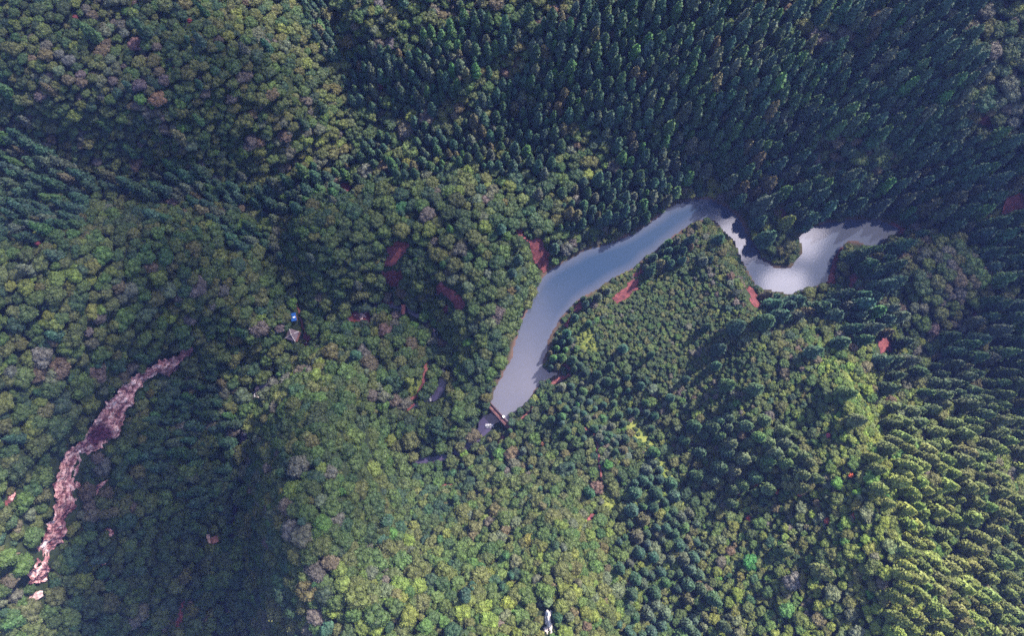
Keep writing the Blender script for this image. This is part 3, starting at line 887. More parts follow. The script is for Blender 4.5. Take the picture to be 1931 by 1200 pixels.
ax, ay, az = [float(q[0]) for q in on_ground(557.5, 600)]
sh = thing('shed', 'small shed with bright blue sheet roof under tall trees', 'shed', (ax, ay, az), R(12))
MB().box((0, 0, 1.1), (1.7, 2.9, 2.2)).build('wall', M_POST, sh)
m_ = MB()
nr = 14
for i in range(nr + 1):
    yy = (i / nr - 0.5) * 3.5
    wz = 0.05 * (i % 2)
    m_.v += [(-1.15, yy, 2.25 + wz), (1.15, yy, 2.6 + wz)]
m_.f = [(2 * i, 2 * i + 1, 2 * i + 3, 2 * i + 2) for i in range(nr)]
rf = m_.build('roof', M_BLUE, sh)
MB().box((0.25, -0.15, 2.53), (1.0, 0.55, 0.08)).build('skylight', M_WHITE, rf)
MB().box((0.86, 0.4, 0.95), (0.06, 0.8, 1.9)).build('door', M_POST, sh)

ax, ay, az = [float(q[0]) for q in on_ground(402, 1020)]
tr = thing('stone_terrace', 'small pink stone terrace with a low wall in the gorge', 'terrace', (ax, ay, az + 0.6), R(22))
MB().box((0, 0, -0.4), (4.6, 2.9, 1.4)).build('slab', M_STONE, tr)
MB().box((0, -1.38, 0.5), (4.6, 0.2, 0.5)).build('wall', M_DARKWALL, tr)
st = [(393, 1008), (396, 1024), (399, 1040), (404, 1052)]
fill_poly('path', strip_px(st, 4), M_ROCK, lift=0.4, step=0.3, jag=0.1)
fill_poly('path', strip_px([(378, 968), (381, 982)], 6), M_EARTH, lift=0.4, step=0.3, jag=0.2)

# pale signs and posts that show as white specks
for px, py, lab in [(945.5, 784, None), (1139, 897, 'small white marker post beside the red path'), (977, 796, 'small white marker stone beside the lakeside path'), (579, 647, 'small white marker post on red earth below the pavilion'), (479, 711, 'pale fallen log across a gap above the gorge stream')]:
    if lab is None:
        continue
    ax, ay, az = [float(q[0]) for q in on_ground(px, py)]
    if 'log' in lab:
        o = MB().tube([(-1.2, 0.3, 0.9), (0, 0, 1.0), (1.3, 0.2, 1.1)], [0.16, 0.2, 0.12], 7).build('fallen_log', M_PALE)
        o.location = (ax, ay, az); tag(o, lab, 'log')
    else:
        p_ = thing('marker_post', lab, 'post', (ax, ay, az))
        MB().box((0, 0, 0.5), (0.22, 0.22, 1.2)).build('shaft', M_PALE, p_)
        MB().box((0, 0, 1.15), (0.36, 0.36, 0.14)).build('cap', M_PALE, p_)

# ------------------------------------------------------------------ tree shapes (unit size), many leaf sized faces each
def leaf_quads(P, Nn, size, r, droop=0.0):
    n = len(P)
    Nn = Nn + r.normal(0, 0.45, (n, 3)); Nn[:, 2] += 0.15
    Nn /= np.linalg.norm(Nn, axis=1)[:, None]
    t = np.cross(Nn, r.normal(0, 1, (n, 3))); t /= np.linalg.norm(t, axis=1)[:, None]
    b = np.cross(Nn, t)
    s = size * r.uniform(0.6, 1.4, (n, 1))
    a_ = r.uniform(0.55, 1.0, (n, 1))
    q = np.stack([P - t * s - b * s * a_, P + t * s * 0.9 - b * s * a_ * 0.7, P + t * s + b * s * a_, P - t * s * 0.8 + b * s * a_ * 0.9], 1)
    return q.reshape(-1, 3), np.arange(4 * n).reshape(-1, 4)


def ico(sub=1):
    t = (1 + 5 ** 0.5) / 2
    v = np.array([(-1, t, 0), (1, t, 0), (-1, -t, 0), (1, -t, 0), (0, -1, t), (0, 1, t), (0, -1, -t), (0, 1, -t), (t, 0, -1), (t, 0, 1), (-t, 0, -1), (-t, 0, 1)], float)
    v /= np.linalg.norm(v[0])
    f = [(0, 11, 5), (0, 5, 1), (0, 1, 7), (0, 7, 10), (0, 10, 11), (1, 5, 9), (5, 11, 4), (11, 10, 2), (10, 7, 6), (7, 1, 8), (3, 9, 4), (3, 4, 2), (3, 2, 6), (3, 6, 8), (3, 8, 9), (4, 9, 5), (2, 4, 11), (6, 2, 10), (8, 6, 7), (9, 8, 1)]
    for _ in range(sub):
        v = list(map(tuple, v)); c = {}; nf = []
        def mid(a, b):
            k = (min(a, b), max(a, b))
            if k not in c:
                p = np.array(v[a]) + np.array(v[b]); p /= np.linalg.norm(p); v.append(tuple(p)); c[k] = len(v) - 1
            return c[k]
        for a, b, d in f:
            x, y, z = mid(a, b), mid(b, d), mid(d, a)
            nf += [(a, x, z), (b, y, x), (d, z, y), (x, y, z)]
        f = nf; v = np.array(v)
    return np.array(v), np.array(f)


ICO_V, ICO_F = ico(1)


def crown_mesh(name, parts, material):
    """parts: list of (verts, faces, per-face tone)"""
    me = bpy.data.meshes.new(name)
    vs_, ls, lt, tone, off = [], [], [], [], 0
    for v, f, t in parts:
        vs_.append(v); ls.append((f + off).ravel()); lt.append(np.full(len(f), f.shape[1])); tone.append(t); off += len(v)
    v = np.concatenate(vs_); l = np.concatenate(ls); n = np.concatenate(lt); tone = np.concatenate(tone)
    me.vertices.add(len(v)); me.vertices.foreach_set('co', v.ravel())
    me.loops.add(len(l)); me.loops.foreach_set('vertex_index', l)
    me.polygons.add(len(n)); me.polygons.foreach_set('loop_start', np.concatenate([[0], np.cumsum(n)[:-1]])); me.polygons.foreach_set('loop_total', n)
    me.update(calc_edges=True)
    a_ = me.attributes.new('leaf_tone', 'FLOAT', 'FACE'); a_.data.foreach_set('value', tone.astype(np.float32))
    me.materials.append(material)
    return me


def broad_crown(seed, lobes, leaves, lobe_r, size, flat=1.0):
    """radius 1, from z 0.55 to about 1.9"""
    r = np.random.default_rng(seed)
    cs = []
    for i in range(lobes):
        for _ in range(40):
            th = math.acos(r.uniform(0.0, 1.0)); ph = r.uniform(0, 2 * math.pi)
            rad = r.uniform(0.52, 0.72)
            c = np.array([rad * math.sin(th) * math.cos(ph), rad * math.sin(th) * math.sin(ph), 0.95 + flat * 0.75 * rad * math.cos(th)])
            if all(np.linalg.norm(c - d[0]) > lobe_r * 0.75 for d in cs):
                break
        cs.append((c, lobe_r * r.uniform(0.75, 1.25)))
    parts = [(ICO_V * np.array([0.62, 0.62, 0.45 * flat]) + np.array([0, 0, 0.95]), ICO_F, np.full(len(ICO_F), 0.45))]
    per = leaves // lobes
    for c, lr in cs:
        tone0 = r.uniform(0.25, 0.75)
        core = ICO_V * lr * 0.80 * (1 + r.normal(0, 0.08, (len(ICO_V), 1))) + c
        parts.append((core, ICO_F, np.full(len(ICO_F), tone0 * 0.9)))
        d = r.normal(0, 1, (per, 3)); d[:, 2] = np.abs(d[:, 2]) * 1.0 - 0.35 * r.random(per)
        d /= np.linalg.norm(d, axis=1)[:, None]
        P = c + d * lr * r.uniform(0.82, 1.12, (per, 1)) * np.array([1, 1, 0.9])
        q, f = leaf_quads(P, d.copy(), size, r)
        parts.append((q, f, np.clip(tone0 + r.normal(0, 0.22, per), 0, 1)))
    return parts


def conifer_crown(seed, leaves, width, size, blunt):
    """height 1, tip up; pointed but rounded, whorls of drooping sprays"""
    r = np.random.default_rng(seed)
    prof = lambda t: width * np.power(np.clip(1 - t, 0, 1), blunt) * np.minimum(1, 0.55 + 1.8 * t)
    t = np.linspace(0.10, 0.97, 9); k_ = 9
    core = []
    for q in t:
        for i in range(k_):
            rr = prof(q) * 0.74 * (1 + r.normal(0, 0.07))
            core.append((rr * math.cos(2 * math.pi * i / k_), rr * math.sin(2 * math.pi * i / k_), q))
    core = np.array(core)
    cf_ = np.array([(a_ * k_ + i, a_ * k_ + (i + 1) % k_, (a_ + 1) * k_ + (i + 1) % k_, (a_ + 1) * k_ + i) for a_ in range(len(t) - 1) for i in range(k_)])
    parts = [(core, cf_, np.full(len(cf_), 0.4))]
    tt = 1 - np.sqrt(r.uniform(0.0006, 0.85, leaves)) * 0.95
    tt = np.clip(tt, 0.08, 0.985)
    wh = 11
    ph = r.uniform(0, 2 * math.pi, leaves)
    lob = 1 + 0.16 * np.cos(ph * 5 + np.floor(tt * wh) * 2.1) + 0.10 * np.cos(tt * wh * 2 * math.pi)
    rad = prof(tt) * lob * r.uniform(0.78, 1.12, leaves)
    P = np.stack([rad * np.cos(ph), rad * np.sin(ph), tt + r.normal(0, 0.012, leaves)], 1)
    d = np.stack([np.cos(ph), np.sin(ph), np.full(leaves, 0.75)], 1); d /= np.linalg.norm(d, axis=1)[:, None]
    q, f = leaf_quads(P, d, size, r)
    parts.append((q, f, np.clip(0.5 + r.normal(0, 0.22, leaves), 0, 1)))
    n = 14
    P = np.stack([r.normal(0, 0.012, n), r.normal(0, 0.012, n), r.uniform(0.95, 1.01, n)], 1)
    q, f = leaf_quads(P, r.normal(0, 1, (n, 3)), size * 0.8, r)
    parts.append((q, f, np.full(n, 0.6)))
    return parts


BROAD = [crown_mesh('broad_crown', broad_crown(100 + i, lb, lv, lr, sz, fl), M_LEAF) for i, (lb, lv, lr, sz, fl) in enumerate(
    [(13, 1300, .36, .055, 1.0), (9, 1200, .44, .060, .85), (17, 1500, .31, .050, 1.1), (11, 1100, .40, .062, .7), (22, 1500, .26, .052, .9), (8, 1100, .46, .058, 1.25)])]
CONI = [crown_mesh('conifer_crown', conifer_crown(200 + i, lv, wd_, sz, bl_), M_NEEDLE) for i, (lv, wd_, sz, bl_) in enumerate(
    [(950, .185, .024, .46), (900, .170, .022, .52), (1050, .210, .026, .42), (850, .180, .024, .40)])]
SHRUB = [crown_mesh('shrub_crown', [(v - np.array([0, 0, 0.55]), f, t) for v, f, t in broad_crown(300 + i, lb, lv, lr, sz, fl)], M_LEAF) for i, (lb, lv, lr, sz, fl) in enumerate(
    [(6, 380, .46, .095, .9), (5, 340, .5, .10, .7), (8, 420, .4, .09, 1.1)])]


def broad_trunk(seed):
    r = np.random.default_rng(seed)
    m_ = MB().tube([(0, 0, -0.35), (0.02, 0, 0.1), (0.0, 0.03, 0.6), (0.02, 0.02, 1.1)], [0.10, 0.07, 0.055, 0.025], 8)
    for i in range(5):
        a_ = i * 1.26 + r.uniform(-.3, .3)
        m_.tube([(0, 0.02, 0.45 + 0.06 * i), (0.28 * math.cos(a_), 0.28 * math.sin(a_), 0.75 + 0.05 * i), (0.6 * math.cos(a_), 0.6 * math.sin(a_), 1.0 + 0.04 * i)], [0.04, 0.028, 0.012], 6)
    return m_


def mesh_of(m_, name, material):
    o = m_.build(name, material)
    me_ = o.data
    bpy.data.objects.remove(o)
    return me_


BTRUNK = [mesh_of(broad_trunk(400 + i), 'broad_trunk', M_BARK) for i in range(2)]
CTRUNK = [mesh_of(MB().tube([(0, 0, -0.12), (0, 0, 0.05), (0, 0, 0.5), (0, 0, 0.93)], [0.028, 0.018, 0.012, 0.004], 8), 'conifer_trunk', M_BARK)]

# ------------------------------------------------------------------ what grows where (read off the photograph, then sown on the ground)
CON = [
 ([(645,95),(700,80),(760,95),(830,40),(900,25),(960,60),(1010,60),(1060,20),(1100,0),(1200,-160),(2200,-160),(2200,300),(1890,330),(1931,420),(1850,470),(1760,440),(1680,415),(1560,402),(1500,440),(1440,470),(1385,428),(1340,372),(1290,378),(1240,398),(1165,440),(1060,415),(1050,340),(960,322),(880,300),(760,340),(720,330),(740,230),(700,150)], .96),
 ([(540,-100),(620,-100),(622,20),(640,60),(690,120),(740,240),(715,300),(690,320),(665,290),(712,235),(650,160),(590,80)], .9),
 ([(-150,240),(0,250),(60,270),(130,300),(200,325),(330,325),(450,340),(560,338),(640,310),(700,270),(730,290),(660,370),(560,400),(430,392),(400,420),(300,372),(180,350),(160,420),(80,440),(-150,470)], .85),
 ([(408,380),(440,420),(500,435),(522,460),(500,482),(440,462),(400,410)], .92),
 ([(290,720),(380,690),(430,740),(450,830),(430,960),(330,960),(280,850)], .6),
 ([(1560,470),(1640,440),(1700,480),(1670,560),(1560,560),(1480,560),(1440,545),(1440,600),(1480,610),(1600,600),(1630,660),(1700,720),(1800,780),(1900,880),(2150,950),(2150,420),(1880,440),(1850,480),(1870,560),(1800,640),(1690,590)], .8),
 ([(1690,750),(1760,750),(1860,850),(1931,950),(2150,960),(2150,1400),(1640,1400),(1690,1100),(1700,980),(1690,880)], .66),
 ([(1150,910),(1230,870),(1330,1000),(1340,1200),(1330,1350),(1170,1350),(1190,1060)], .55),
 ([(1290,790),(1420,780),(1540,860),(1500,930),(1340,930)], .45),
 ([(1100,535),(1155,508),(1160,535),(1110,572),(1085,600),(1070,595)], .95),
 ([(1030,640),(1075,625),(1085,700),(1040,700)], .9),
 ([(1190,505),(1290,440),(1310,470),(1230,520)], .9),
 ([(1060,720),(1180,720),(1260,800),(1180,860),(1040,800)], .35),
 ([(1450,560),(1480,560),(1482,600),(1452,600)], 1.0),
]
BRO = [
 [(795,235),(830,195),(880,160),(930,110),(985,70),(1012,85),(985,125),(930,170),(880,215),(830,240)],
 [(1080,225),(1140,215),(1160,290),(1110,340),(1050,350),(1040,300)],
 [(1510,35),(1570,30),(1640,70),(1640,120),(1600,130),(1560,90),(1515,80)],
 [(1545,255),(1640,245),(1700,270),(1700,330),(1560,330),(1535,300)],
 [(1800,20),(1931,0),(2150,0),(2150,250),(1840,260),(1790,190),(1850,130)],
 [(1690,450),(1800,435),(1870,490),(1865,570),(1790,600),(1690,560)],
 [(1690,600),(1760,590),(1800,660),(1740,700),(1690,660)],
 [(1440,400),(1490,390),(1520,470),(1480,510),(1450,470)],
 [(1290,330),(1370,330),(1380,380),(1330,380),(1280,380)],
 [(900,-100),(1080,-100),(1060,15),(960,45)],
 [(715,150),(790,210),(780,300),(735,300)],
 [(1530,0),(1600,0),(1560,60),(1500,50)],
]
SIZES = np.array([(100,100,25),(300,150,26),(500,150,27),(620,230,26),(40,350,22),(300,350,22),(150,450,28),(50,600,34),(250,600,34),(420,560,32),(100,800,42),(50,1000,38),(250,850,36),(300,1000,34),(400,1100,33),(450,900,30),
 (600,750,33),(620,900,38),(600,1050,42),(700,1130,38),(680,700,30),(640,500,28),(760,450,30),(900,430,30),(900,600,30),(800,650,27),(850,820,26),(820,920,20),(900,1000,31),(900,1130,34),(1050,1000,28),(1080,1130,29),
 (1080,750,17),(1150,650,14),(1250,580,13),(1350,550,14),(1350,700,13),(1300,850,20),(1400,850,22),(1500,700,17),(1550,800,20),(1450,1000,21),(1600,950,22),(1600,1100,27),(1230,1050,22),(1750,520,28),(1720,640,24),(1800,900,25),(1900,1100,26),
 (800,350,26),(950,350,27),(1100,280,26),(900,150,24),(1600,80,28),(1620,290,28),(1870,120,32),(1480,430,24),(1500,600,22),(1900,400,28),(700,850,38),(1000,880,26),(1600,690,20)], float)
CSIZE = np.array([(680,150,13),(800,150,14),(850,280,14),(950,250,15),(1000,100,16),(1200,100,17),(1100,400,15),(1250,300,17),(1400,200,18),(1600,200,19),(1800,100,21),(1800,300,20),(1650,380,18),(1900,350,20),(600,40,13),(700,230,13),(40,290,17),(40,400,17),(300,340,17),(550,365,16),(460,430,15),(350,850,17),
 (1480,560,24),(1120,545,14),(1050,660,12),(1240,480,13),(1600,500,24),(1700,650,20),(1750,900,19),(1850,1050,19),(1700,1150,20),(1240,1000,17),(1400,860,18),(1100,770,12),(820,310,12)], float)
PAL = {   # surface colours of the leaves
 'dark green': (.030, .052, .021), 'deep teal green': (.024, .048, .027), 'mid green': (.044, .070, .023), 'olive green': (.062, .074, .027), 'yellow green': (.082, .105, .026),
 'grey mauve': (.074, .068, .060), 'brownish': (.076, .062, .042), 'bright green': (.046, .100, .024), 'pale grey green': (.068, .084, .054),
}
PN = list(PAL)
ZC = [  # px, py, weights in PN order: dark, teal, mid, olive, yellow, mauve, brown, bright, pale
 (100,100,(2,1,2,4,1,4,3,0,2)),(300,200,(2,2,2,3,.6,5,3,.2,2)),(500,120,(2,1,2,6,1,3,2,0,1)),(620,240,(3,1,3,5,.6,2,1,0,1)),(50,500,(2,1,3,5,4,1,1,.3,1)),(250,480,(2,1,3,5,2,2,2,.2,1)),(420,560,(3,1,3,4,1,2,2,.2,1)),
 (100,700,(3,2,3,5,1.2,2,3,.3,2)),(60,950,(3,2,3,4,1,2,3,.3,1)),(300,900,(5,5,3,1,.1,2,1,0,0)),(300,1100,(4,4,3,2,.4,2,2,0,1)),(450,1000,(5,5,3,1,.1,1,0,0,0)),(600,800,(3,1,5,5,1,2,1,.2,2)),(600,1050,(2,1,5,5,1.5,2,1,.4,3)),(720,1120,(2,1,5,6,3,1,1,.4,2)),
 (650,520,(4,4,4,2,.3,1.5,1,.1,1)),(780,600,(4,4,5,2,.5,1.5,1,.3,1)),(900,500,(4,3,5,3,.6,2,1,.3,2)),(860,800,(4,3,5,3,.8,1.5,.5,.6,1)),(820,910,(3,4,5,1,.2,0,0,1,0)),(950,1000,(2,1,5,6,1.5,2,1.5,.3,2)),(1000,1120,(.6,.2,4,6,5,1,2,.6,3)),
 (1100,720,(4,3,5,2,.8,1,.5,.7,1)),(1200,600,(4,1,5,4,.5,2,1,.5,1)),(1330,560,(4,2,4,4,.5,3,2,.2,1)),(1350,700,(4,1,5,4,.5,2,1,.3,1)),(1450,850,(3,1,4,5,1,2,2,.2,1)),(1450,1000,(1,.3,4,6,3,2,2,.3,2)),(1560,720,(.5,.1,3,6,7,1,1,.7,3)),(1640,900,(.5,.1,2,5,9,1,1,1.8,3)),(1650,1100,(.5,0,2,5,9,1,1,1.2,2)),  # yellow weights raised on the right slopes to carry their sunlight
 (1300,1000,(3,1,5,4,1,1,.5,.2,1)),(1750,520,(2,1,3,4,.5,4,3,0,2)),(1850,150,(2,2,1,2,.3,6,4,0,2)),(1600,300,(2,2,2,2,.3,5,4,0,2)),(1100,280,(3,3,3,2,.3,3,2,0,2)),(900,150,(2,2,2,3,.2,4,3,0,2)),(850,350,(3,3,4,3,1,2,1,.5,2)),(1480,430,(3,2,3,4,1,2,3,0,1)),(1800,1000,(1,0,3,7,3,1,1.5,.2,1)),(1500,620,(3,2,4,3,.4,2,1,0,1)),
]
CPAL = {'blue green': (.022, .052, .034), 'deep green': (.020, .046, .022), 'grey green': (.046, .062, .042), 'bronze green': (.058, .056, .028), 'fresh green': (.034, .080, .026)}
CN = list(CPAL)


def zone_w(px, py, pts, s):
    d2 = (pts[:, 0][None] - px[:, None]) ** 2 + (pts[:, 1][None] - py[:, None]) ** 2
    w_ = np.exp(-(d2 - d2.min(1)[:, None]) / (2 * s * s))
    return w_ / w_.sum(1)[:, None]


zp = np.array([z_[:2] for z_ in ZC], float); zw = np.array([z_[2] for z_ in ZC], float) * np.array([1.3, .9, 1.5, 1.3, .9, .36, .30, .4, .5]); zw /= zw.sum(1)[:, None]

# ground that stays open
OPEN = [(p_, 3 if q_ in (0, 2, 4, 6, 10, 12) else 0) for q_, p_ in enumerate(SCARS) if q_ not in (16, 17, 18, 19, 20, 25, 27)] + [(p_, 0 if q_ in (0, 2, 6) else 1) for q_, p_ in enumerate(path_polys)] + [(LAKE, 2)]
CLIFF_PX = [tuple(p_[:2]) for p_ in CLT] + [tuple(p_[:2]) for p_ in CLB[::-1]]
OPEN.append((CLIFF_PX, 0))
for q_, p_ in enumerate([
 [(900,792),(920,775),(936,780),(962,800),(968,812),(950,806),(935,806),(918,815),(905,822),(896,814)], [(806,756),(806,744),(826,730),(836,716),(846,718),(840,742),(826,758),(812,764)],
 [(545,618),(566,628),(566,640),(548,640)], [(552,592),(562,592),(562,609),(553,609)], [(393,1008),(414,1006),(416,1026),(395,1030)], [(1025,1148),(1046,1148),(1047,1198),(1027,1198)], [(757,573),(765,573),(764,594),(757,594)], [(920,760),(930,762),(966,806),(958,812)],
 [(816,616),(824,616),(832,655),(824,658)], [(786,866),(812,862),(836,858),(836,868),(806,874),(786,876)], [(872,848),(888,830),(894,836),(882,850)], [(730,578),(752,578),(756,588),(738,588)], [(480,728),(488,730),(488,755),(480,752)], [(450,806),(470,806),(466,830),(448,840)],
 [(184,910),(206,900),(206,912),(190,922)],[(176,930),(190,922),(184,940),(176,944)],[(198,992),(222,998),(222,1010),(204,1008)],[(192,1054),(203,1054),(203,1070),(192,1070)],[(56,1130),(66,1118),(90,1112),(84,1132),(58,1140)],[(16,930),(30,928),(28,950),(16,950)], [(664,590),(700,590),(700,606),(668,606)], [(766,585),(782,586),(784,600),(770,600)], [(828,686),(842,686),(842,700),(828,700)]]):
    OPEN.append((p_, 3 if q_ in (2, 3, 6) else 0))
MW, MH, MS = 1120, 760, 2.0                                   # open-ground map, half photograph size with a margin of 75 px
mask = np.zeros((MH, MW), np.uint8)
mxx, myy = np.meshgrid((np.arange(MW) + .5) * MS - 150, (np.arange(MH) + .5) * MS - 150)
for p_, k_ in OPEN:
    q = np.array(p_); i0, j0 = np.maximum(((q.min(0) + 150) / MS).astype(int) - 1, 0); i1, j1 = ((q.max(0) + 150) / MS).astype(int) + 2
    sl = (slice(j0, j1), slice(i0, i1))
    mask[sl][inside(mxx[sl], myy[sl], p_)] = k_ + 1
open_at = lambda p_: mask[np.clip(((p_[:, 1] + 150) / MS).astype(int), 0, MH - 1), np.clip(((p_[:, 0] + 150) / MS).astype(int), 0, MW - 1)]

# candidates on the ground
NC = 520000
X = rng.uniform(-310, 310, NC); Y = rng.uniform(-140, 262, NC); Z = ground(X, Y)
pp = project(np.stack([X, Y, Z], 1))
ok = (pp[:, 0] > -300) & (pp[:, 0] < 2230) & (pp[:, 1] > -300) & (pp[:, 1] < 1500)
X, Y, Z, pp = X[ok], Y[ok], Z[ok], pp[ok]
jp = project(np.stack([X, Y, Z + 5.5], 1)) + np.stack([smooth_noise(X, Y, 6, 71), smooth_noise(X, Y, 6, 72)], 1) * 9
cprob = np.full(len(X), 0.02)
for p_, v in CON:
    cprob[inside(jp[:, 0], jp[:, 1], p_)] = v
for p_ in BRO:
    cprob[inside(jp[:, 0], jp[:, 1], p_)] = 0.015
isc = rng.random(len(X)) < cprob
wS = zone_w(pp[:, 0], pp[:, 1], SIZES[:, :2], 55); wC = zone_w(pp[:, 0], pp[:, 1], CSIZE[:, :2], 60)
depth = (np.stack([X, Y, Z + 6], 1) - np.array([0, 0, CAM_Z])) @ FWD
dia = np.where(isc, wC @ CSIZE[:, 2], wS @ SIZES[:, 2]) * depth / FOC
u = rng.random(len(X))
dia *= np.where(isc, rng.uniform(.68, 1.22, len(X)), np.where(u < .28, rng.uniform(.45, .7, len(X)), np.where(u < .9, rng.uniform(.75, 1.15, len(X)), rng.uniform(1.15, 1.5, len(X)))))
rad = dia / 2 * np.where(isc, 1.28, 0.86)
hgt = np.where(isc, rad * rng.uniform(4.2, 6.4, len(X)), rad * 2.0)
in_h = inside(pp[:, 0], pp[:, 1], CON[7][0]) | inside(pp[:, 0], pp[:, 1], CON[8][0]) | inside(pp[:, 0], pp[:, 1], CON[6][0]) | inside(pp[:, 0], pp[:, 1], CON[12][0])
hgt = np.where(isc & in_h, rad * rng.uniform(3.7, 4.7, len(X)), hgt)
# keep the open ground open: the whole tree must stay off it as it stands in view
bad = np.zeros(len(X), bool)
lk_d, _ = poly_dist(X, Y, lake_xy, True); lk_in = inside(X, Y, lake_xy)
bad |= lk_in | (lk_d < 0.7 + 1.6 * np.clip(smooth_noise(X, Y, 8, 45), 0, 1))
sd_, _ = poly_dist(X, Y, str_xy)
bad |= sd_ < 1.0
for fz, fr in ((0.0, 0.0), (0.45, 0.5), (0.8, 0.55), (1.0, 0.2)):
    for an in range(6):
        o_ = np.stack([X + rad * fr * math.cos(an * 1.047), Y + rad * fr * math.sin(an * 1.047), Z + hgt * fz], 1)
        v = open_at(project(o_))
        if fr > 0.45:
            bad |= (v == 1) | (v == 3)
            o_ = np.stack([X + rad * .95 * math.cos(an * 1.047), Y + rad * .95 * math.sin(an * 1.047), Z + hgt * fz], 1)
            bad |= open_at(project(o_)) == 4
        else:
            bad |= v > 0
gpx = np.zeros(len(X), bool)
dull = np.zeros(len(X), bool)
for q_, g in enumerate(GRASS):
    m_ = inside(pp[:, 0], pp[:, 1], g)
    if q_ in (0, 3, 4, 5, 7):
        gpx |= m_
    else:
        dull |= m_
rad = np.where(dull & ~isc, np.minimum(rad, rng.uniform(.6, 1.2, len(X))), rad)
bad |= dull & (rng.random(len(X)) < .75)
rad = np.where(gpx & ~isc, np.minimum(rad, rng.uniform(.5, 1.0, len(X))), rad)
bad |= gpx & (rng.random(len(X)) < .8)
hgt = np.where(isc, hgt, rad * 2)
ok = ~bad
X, Y, Z, pp, isc, rad, hgt, gpx = [q[ok] for q in (X, Y, Z, pp, isc, rad, hgt, gpx)]
order = np.argsort(-(0.10 * rad + rng.random(len(X))))
cell = 5.0
gridd, chosen = {}, []
_e = 2.5
_gx = (ground(X + _e, Y) - ground(X - _e, Y)) / (2 * _e); _gy = (ground(X, Y + _e) - ground(X, Y - _e)) / (2 * _e)
steep = np.maximum(0.68, 1 / np.sqrt(1 + _gx * _gx + _gy * _gy))
for i in order:
    x, y, r = X[i], Y[i], rad[i]
    ci, cj = int(x // cell), int(y // cell)
    hit = False
    for a_ in range(ci - 1, ci + 2):
        for b_ in range(cj - 1, cj + 2):
            for k_ in gridd.get((a_, b_), ()):
                s_ = (0.86 if isc[i] and isc[k_] else 0.60) * (r + rad[k_]) * steep[i]
                if (X[k_] - x) ** 2 + (Y[k_] - y) ** 2 < s_ * s_:
                    hit = True; break
            if hit: break
        if hit: break
    if not hit:
        gridd.setdefault((ci, cj), []).append(i); chosen.append(i)
ch = np.array(chosen)
X, Y, Z, pp, isc, rad, hgt, gpx = [q[ch] for q in (X, Y, Z, pp, isc, rad, hgt, gpx)]
n = len(X)
kind = np.where(isc, 0, np.where(rad < 1.75, 2, 1))           # conifer, broadleaf, shrub
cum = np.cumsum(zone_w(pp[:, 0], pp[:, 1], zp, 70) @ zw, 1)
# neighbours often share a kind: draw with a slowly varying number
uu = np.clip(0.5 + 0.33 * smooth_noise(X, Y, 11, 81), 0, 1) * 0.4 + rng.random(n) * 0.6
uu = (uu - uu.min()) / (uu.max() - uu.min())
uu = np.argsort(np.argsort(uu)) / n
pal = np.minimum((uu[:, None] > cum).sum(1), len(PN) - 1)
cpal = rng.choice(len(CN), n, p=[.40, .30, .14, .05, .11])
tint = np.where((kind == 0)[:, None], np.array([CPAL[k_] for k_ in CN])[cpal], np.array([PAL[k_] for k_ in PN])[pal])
warm = np.clip((pp[:, 0] - 1250) / 400, 0, 1) * np.clip((pp[:, 1] - 650) / 250, 0, 1)     # yellower conifers there, with sunlight put into their colour
tint = np.where((kind == 0)[:, None], tint * (1 - warm[:, None]) + warm[:, None] * np.array([.084, .104, .027]) * rng.uniform(.75, 1.25, (n, 1)), tint)
tint = tint * rng.uniform(.84, 1.18, (n, 1)) * (1 + rng.normal(0, .07, (n, 3)))
tint[gpx] = np.array([.10, .125, .03]) * rng.uniform(.8, 1.2, (gpx.sum(), 1))
warm0 = np.clip((pp[:, 0] - 1250) / 400, 0, 1) * np.clip((pp[:, 1] - 650) / 250, 0, 1)
sun_tint = 0.45 * np.exp(-((pp[:, 0] - 1000) / 260) ** 2 - ((pp[:, 1] - 1120) / 150) ** 2) + 0.35 * np.exp(-((pp[:, 0] - 1640) / 190) ** 2 - ((pp[:, 1] - 880) / 260) ** 2) + 0.95 * np.exp(-((pp[:, 0] - np.interp(pp[:, 1], [640, 800, 900, 1200], [1545, 1640, 1690, 1710])) / 48) ** 2) * np.clip((pp[:, 1] - 620) / 80, 0, 1) + 0.7 * np.exp(-((pp[:, 0] - np.interp(pp[:, 1], [780, 900, 1200], [1740, 1780, 1830])) / 34) ** 2) * np.clip((pp[:, 1] - 760) / 80, 0, 1) + 0.5 * np.exp(-((pp[:, 0] - 1450) / 200) ** 2 - ((pp[:, 1] - 1150) / 160) ** 2)
sun_tint = np.clip(sun_tint, 0, 1) * np.where(kind != 0, 1.0, 0.45 * warm0)
tint *= 1 + sun_tint[:, None] * np.array([.55, .60, .05])  # sunlit patches and bands put into the foliage colour
rot = rng.uniform(0, 2 * math.pi, n)
proto = np.where(kind == 0, rng.integers(0, len(CONI), n), np.where(kind == 1, rng.integers(0, len(BROAD), n), rng.integers(0, len(SHRUB), n)))
proto = np.where((kind == 0) & (warm > .4), rng.choice([2, 3], n), proto)
asp = rng.uniform(.85, 1.2, n)

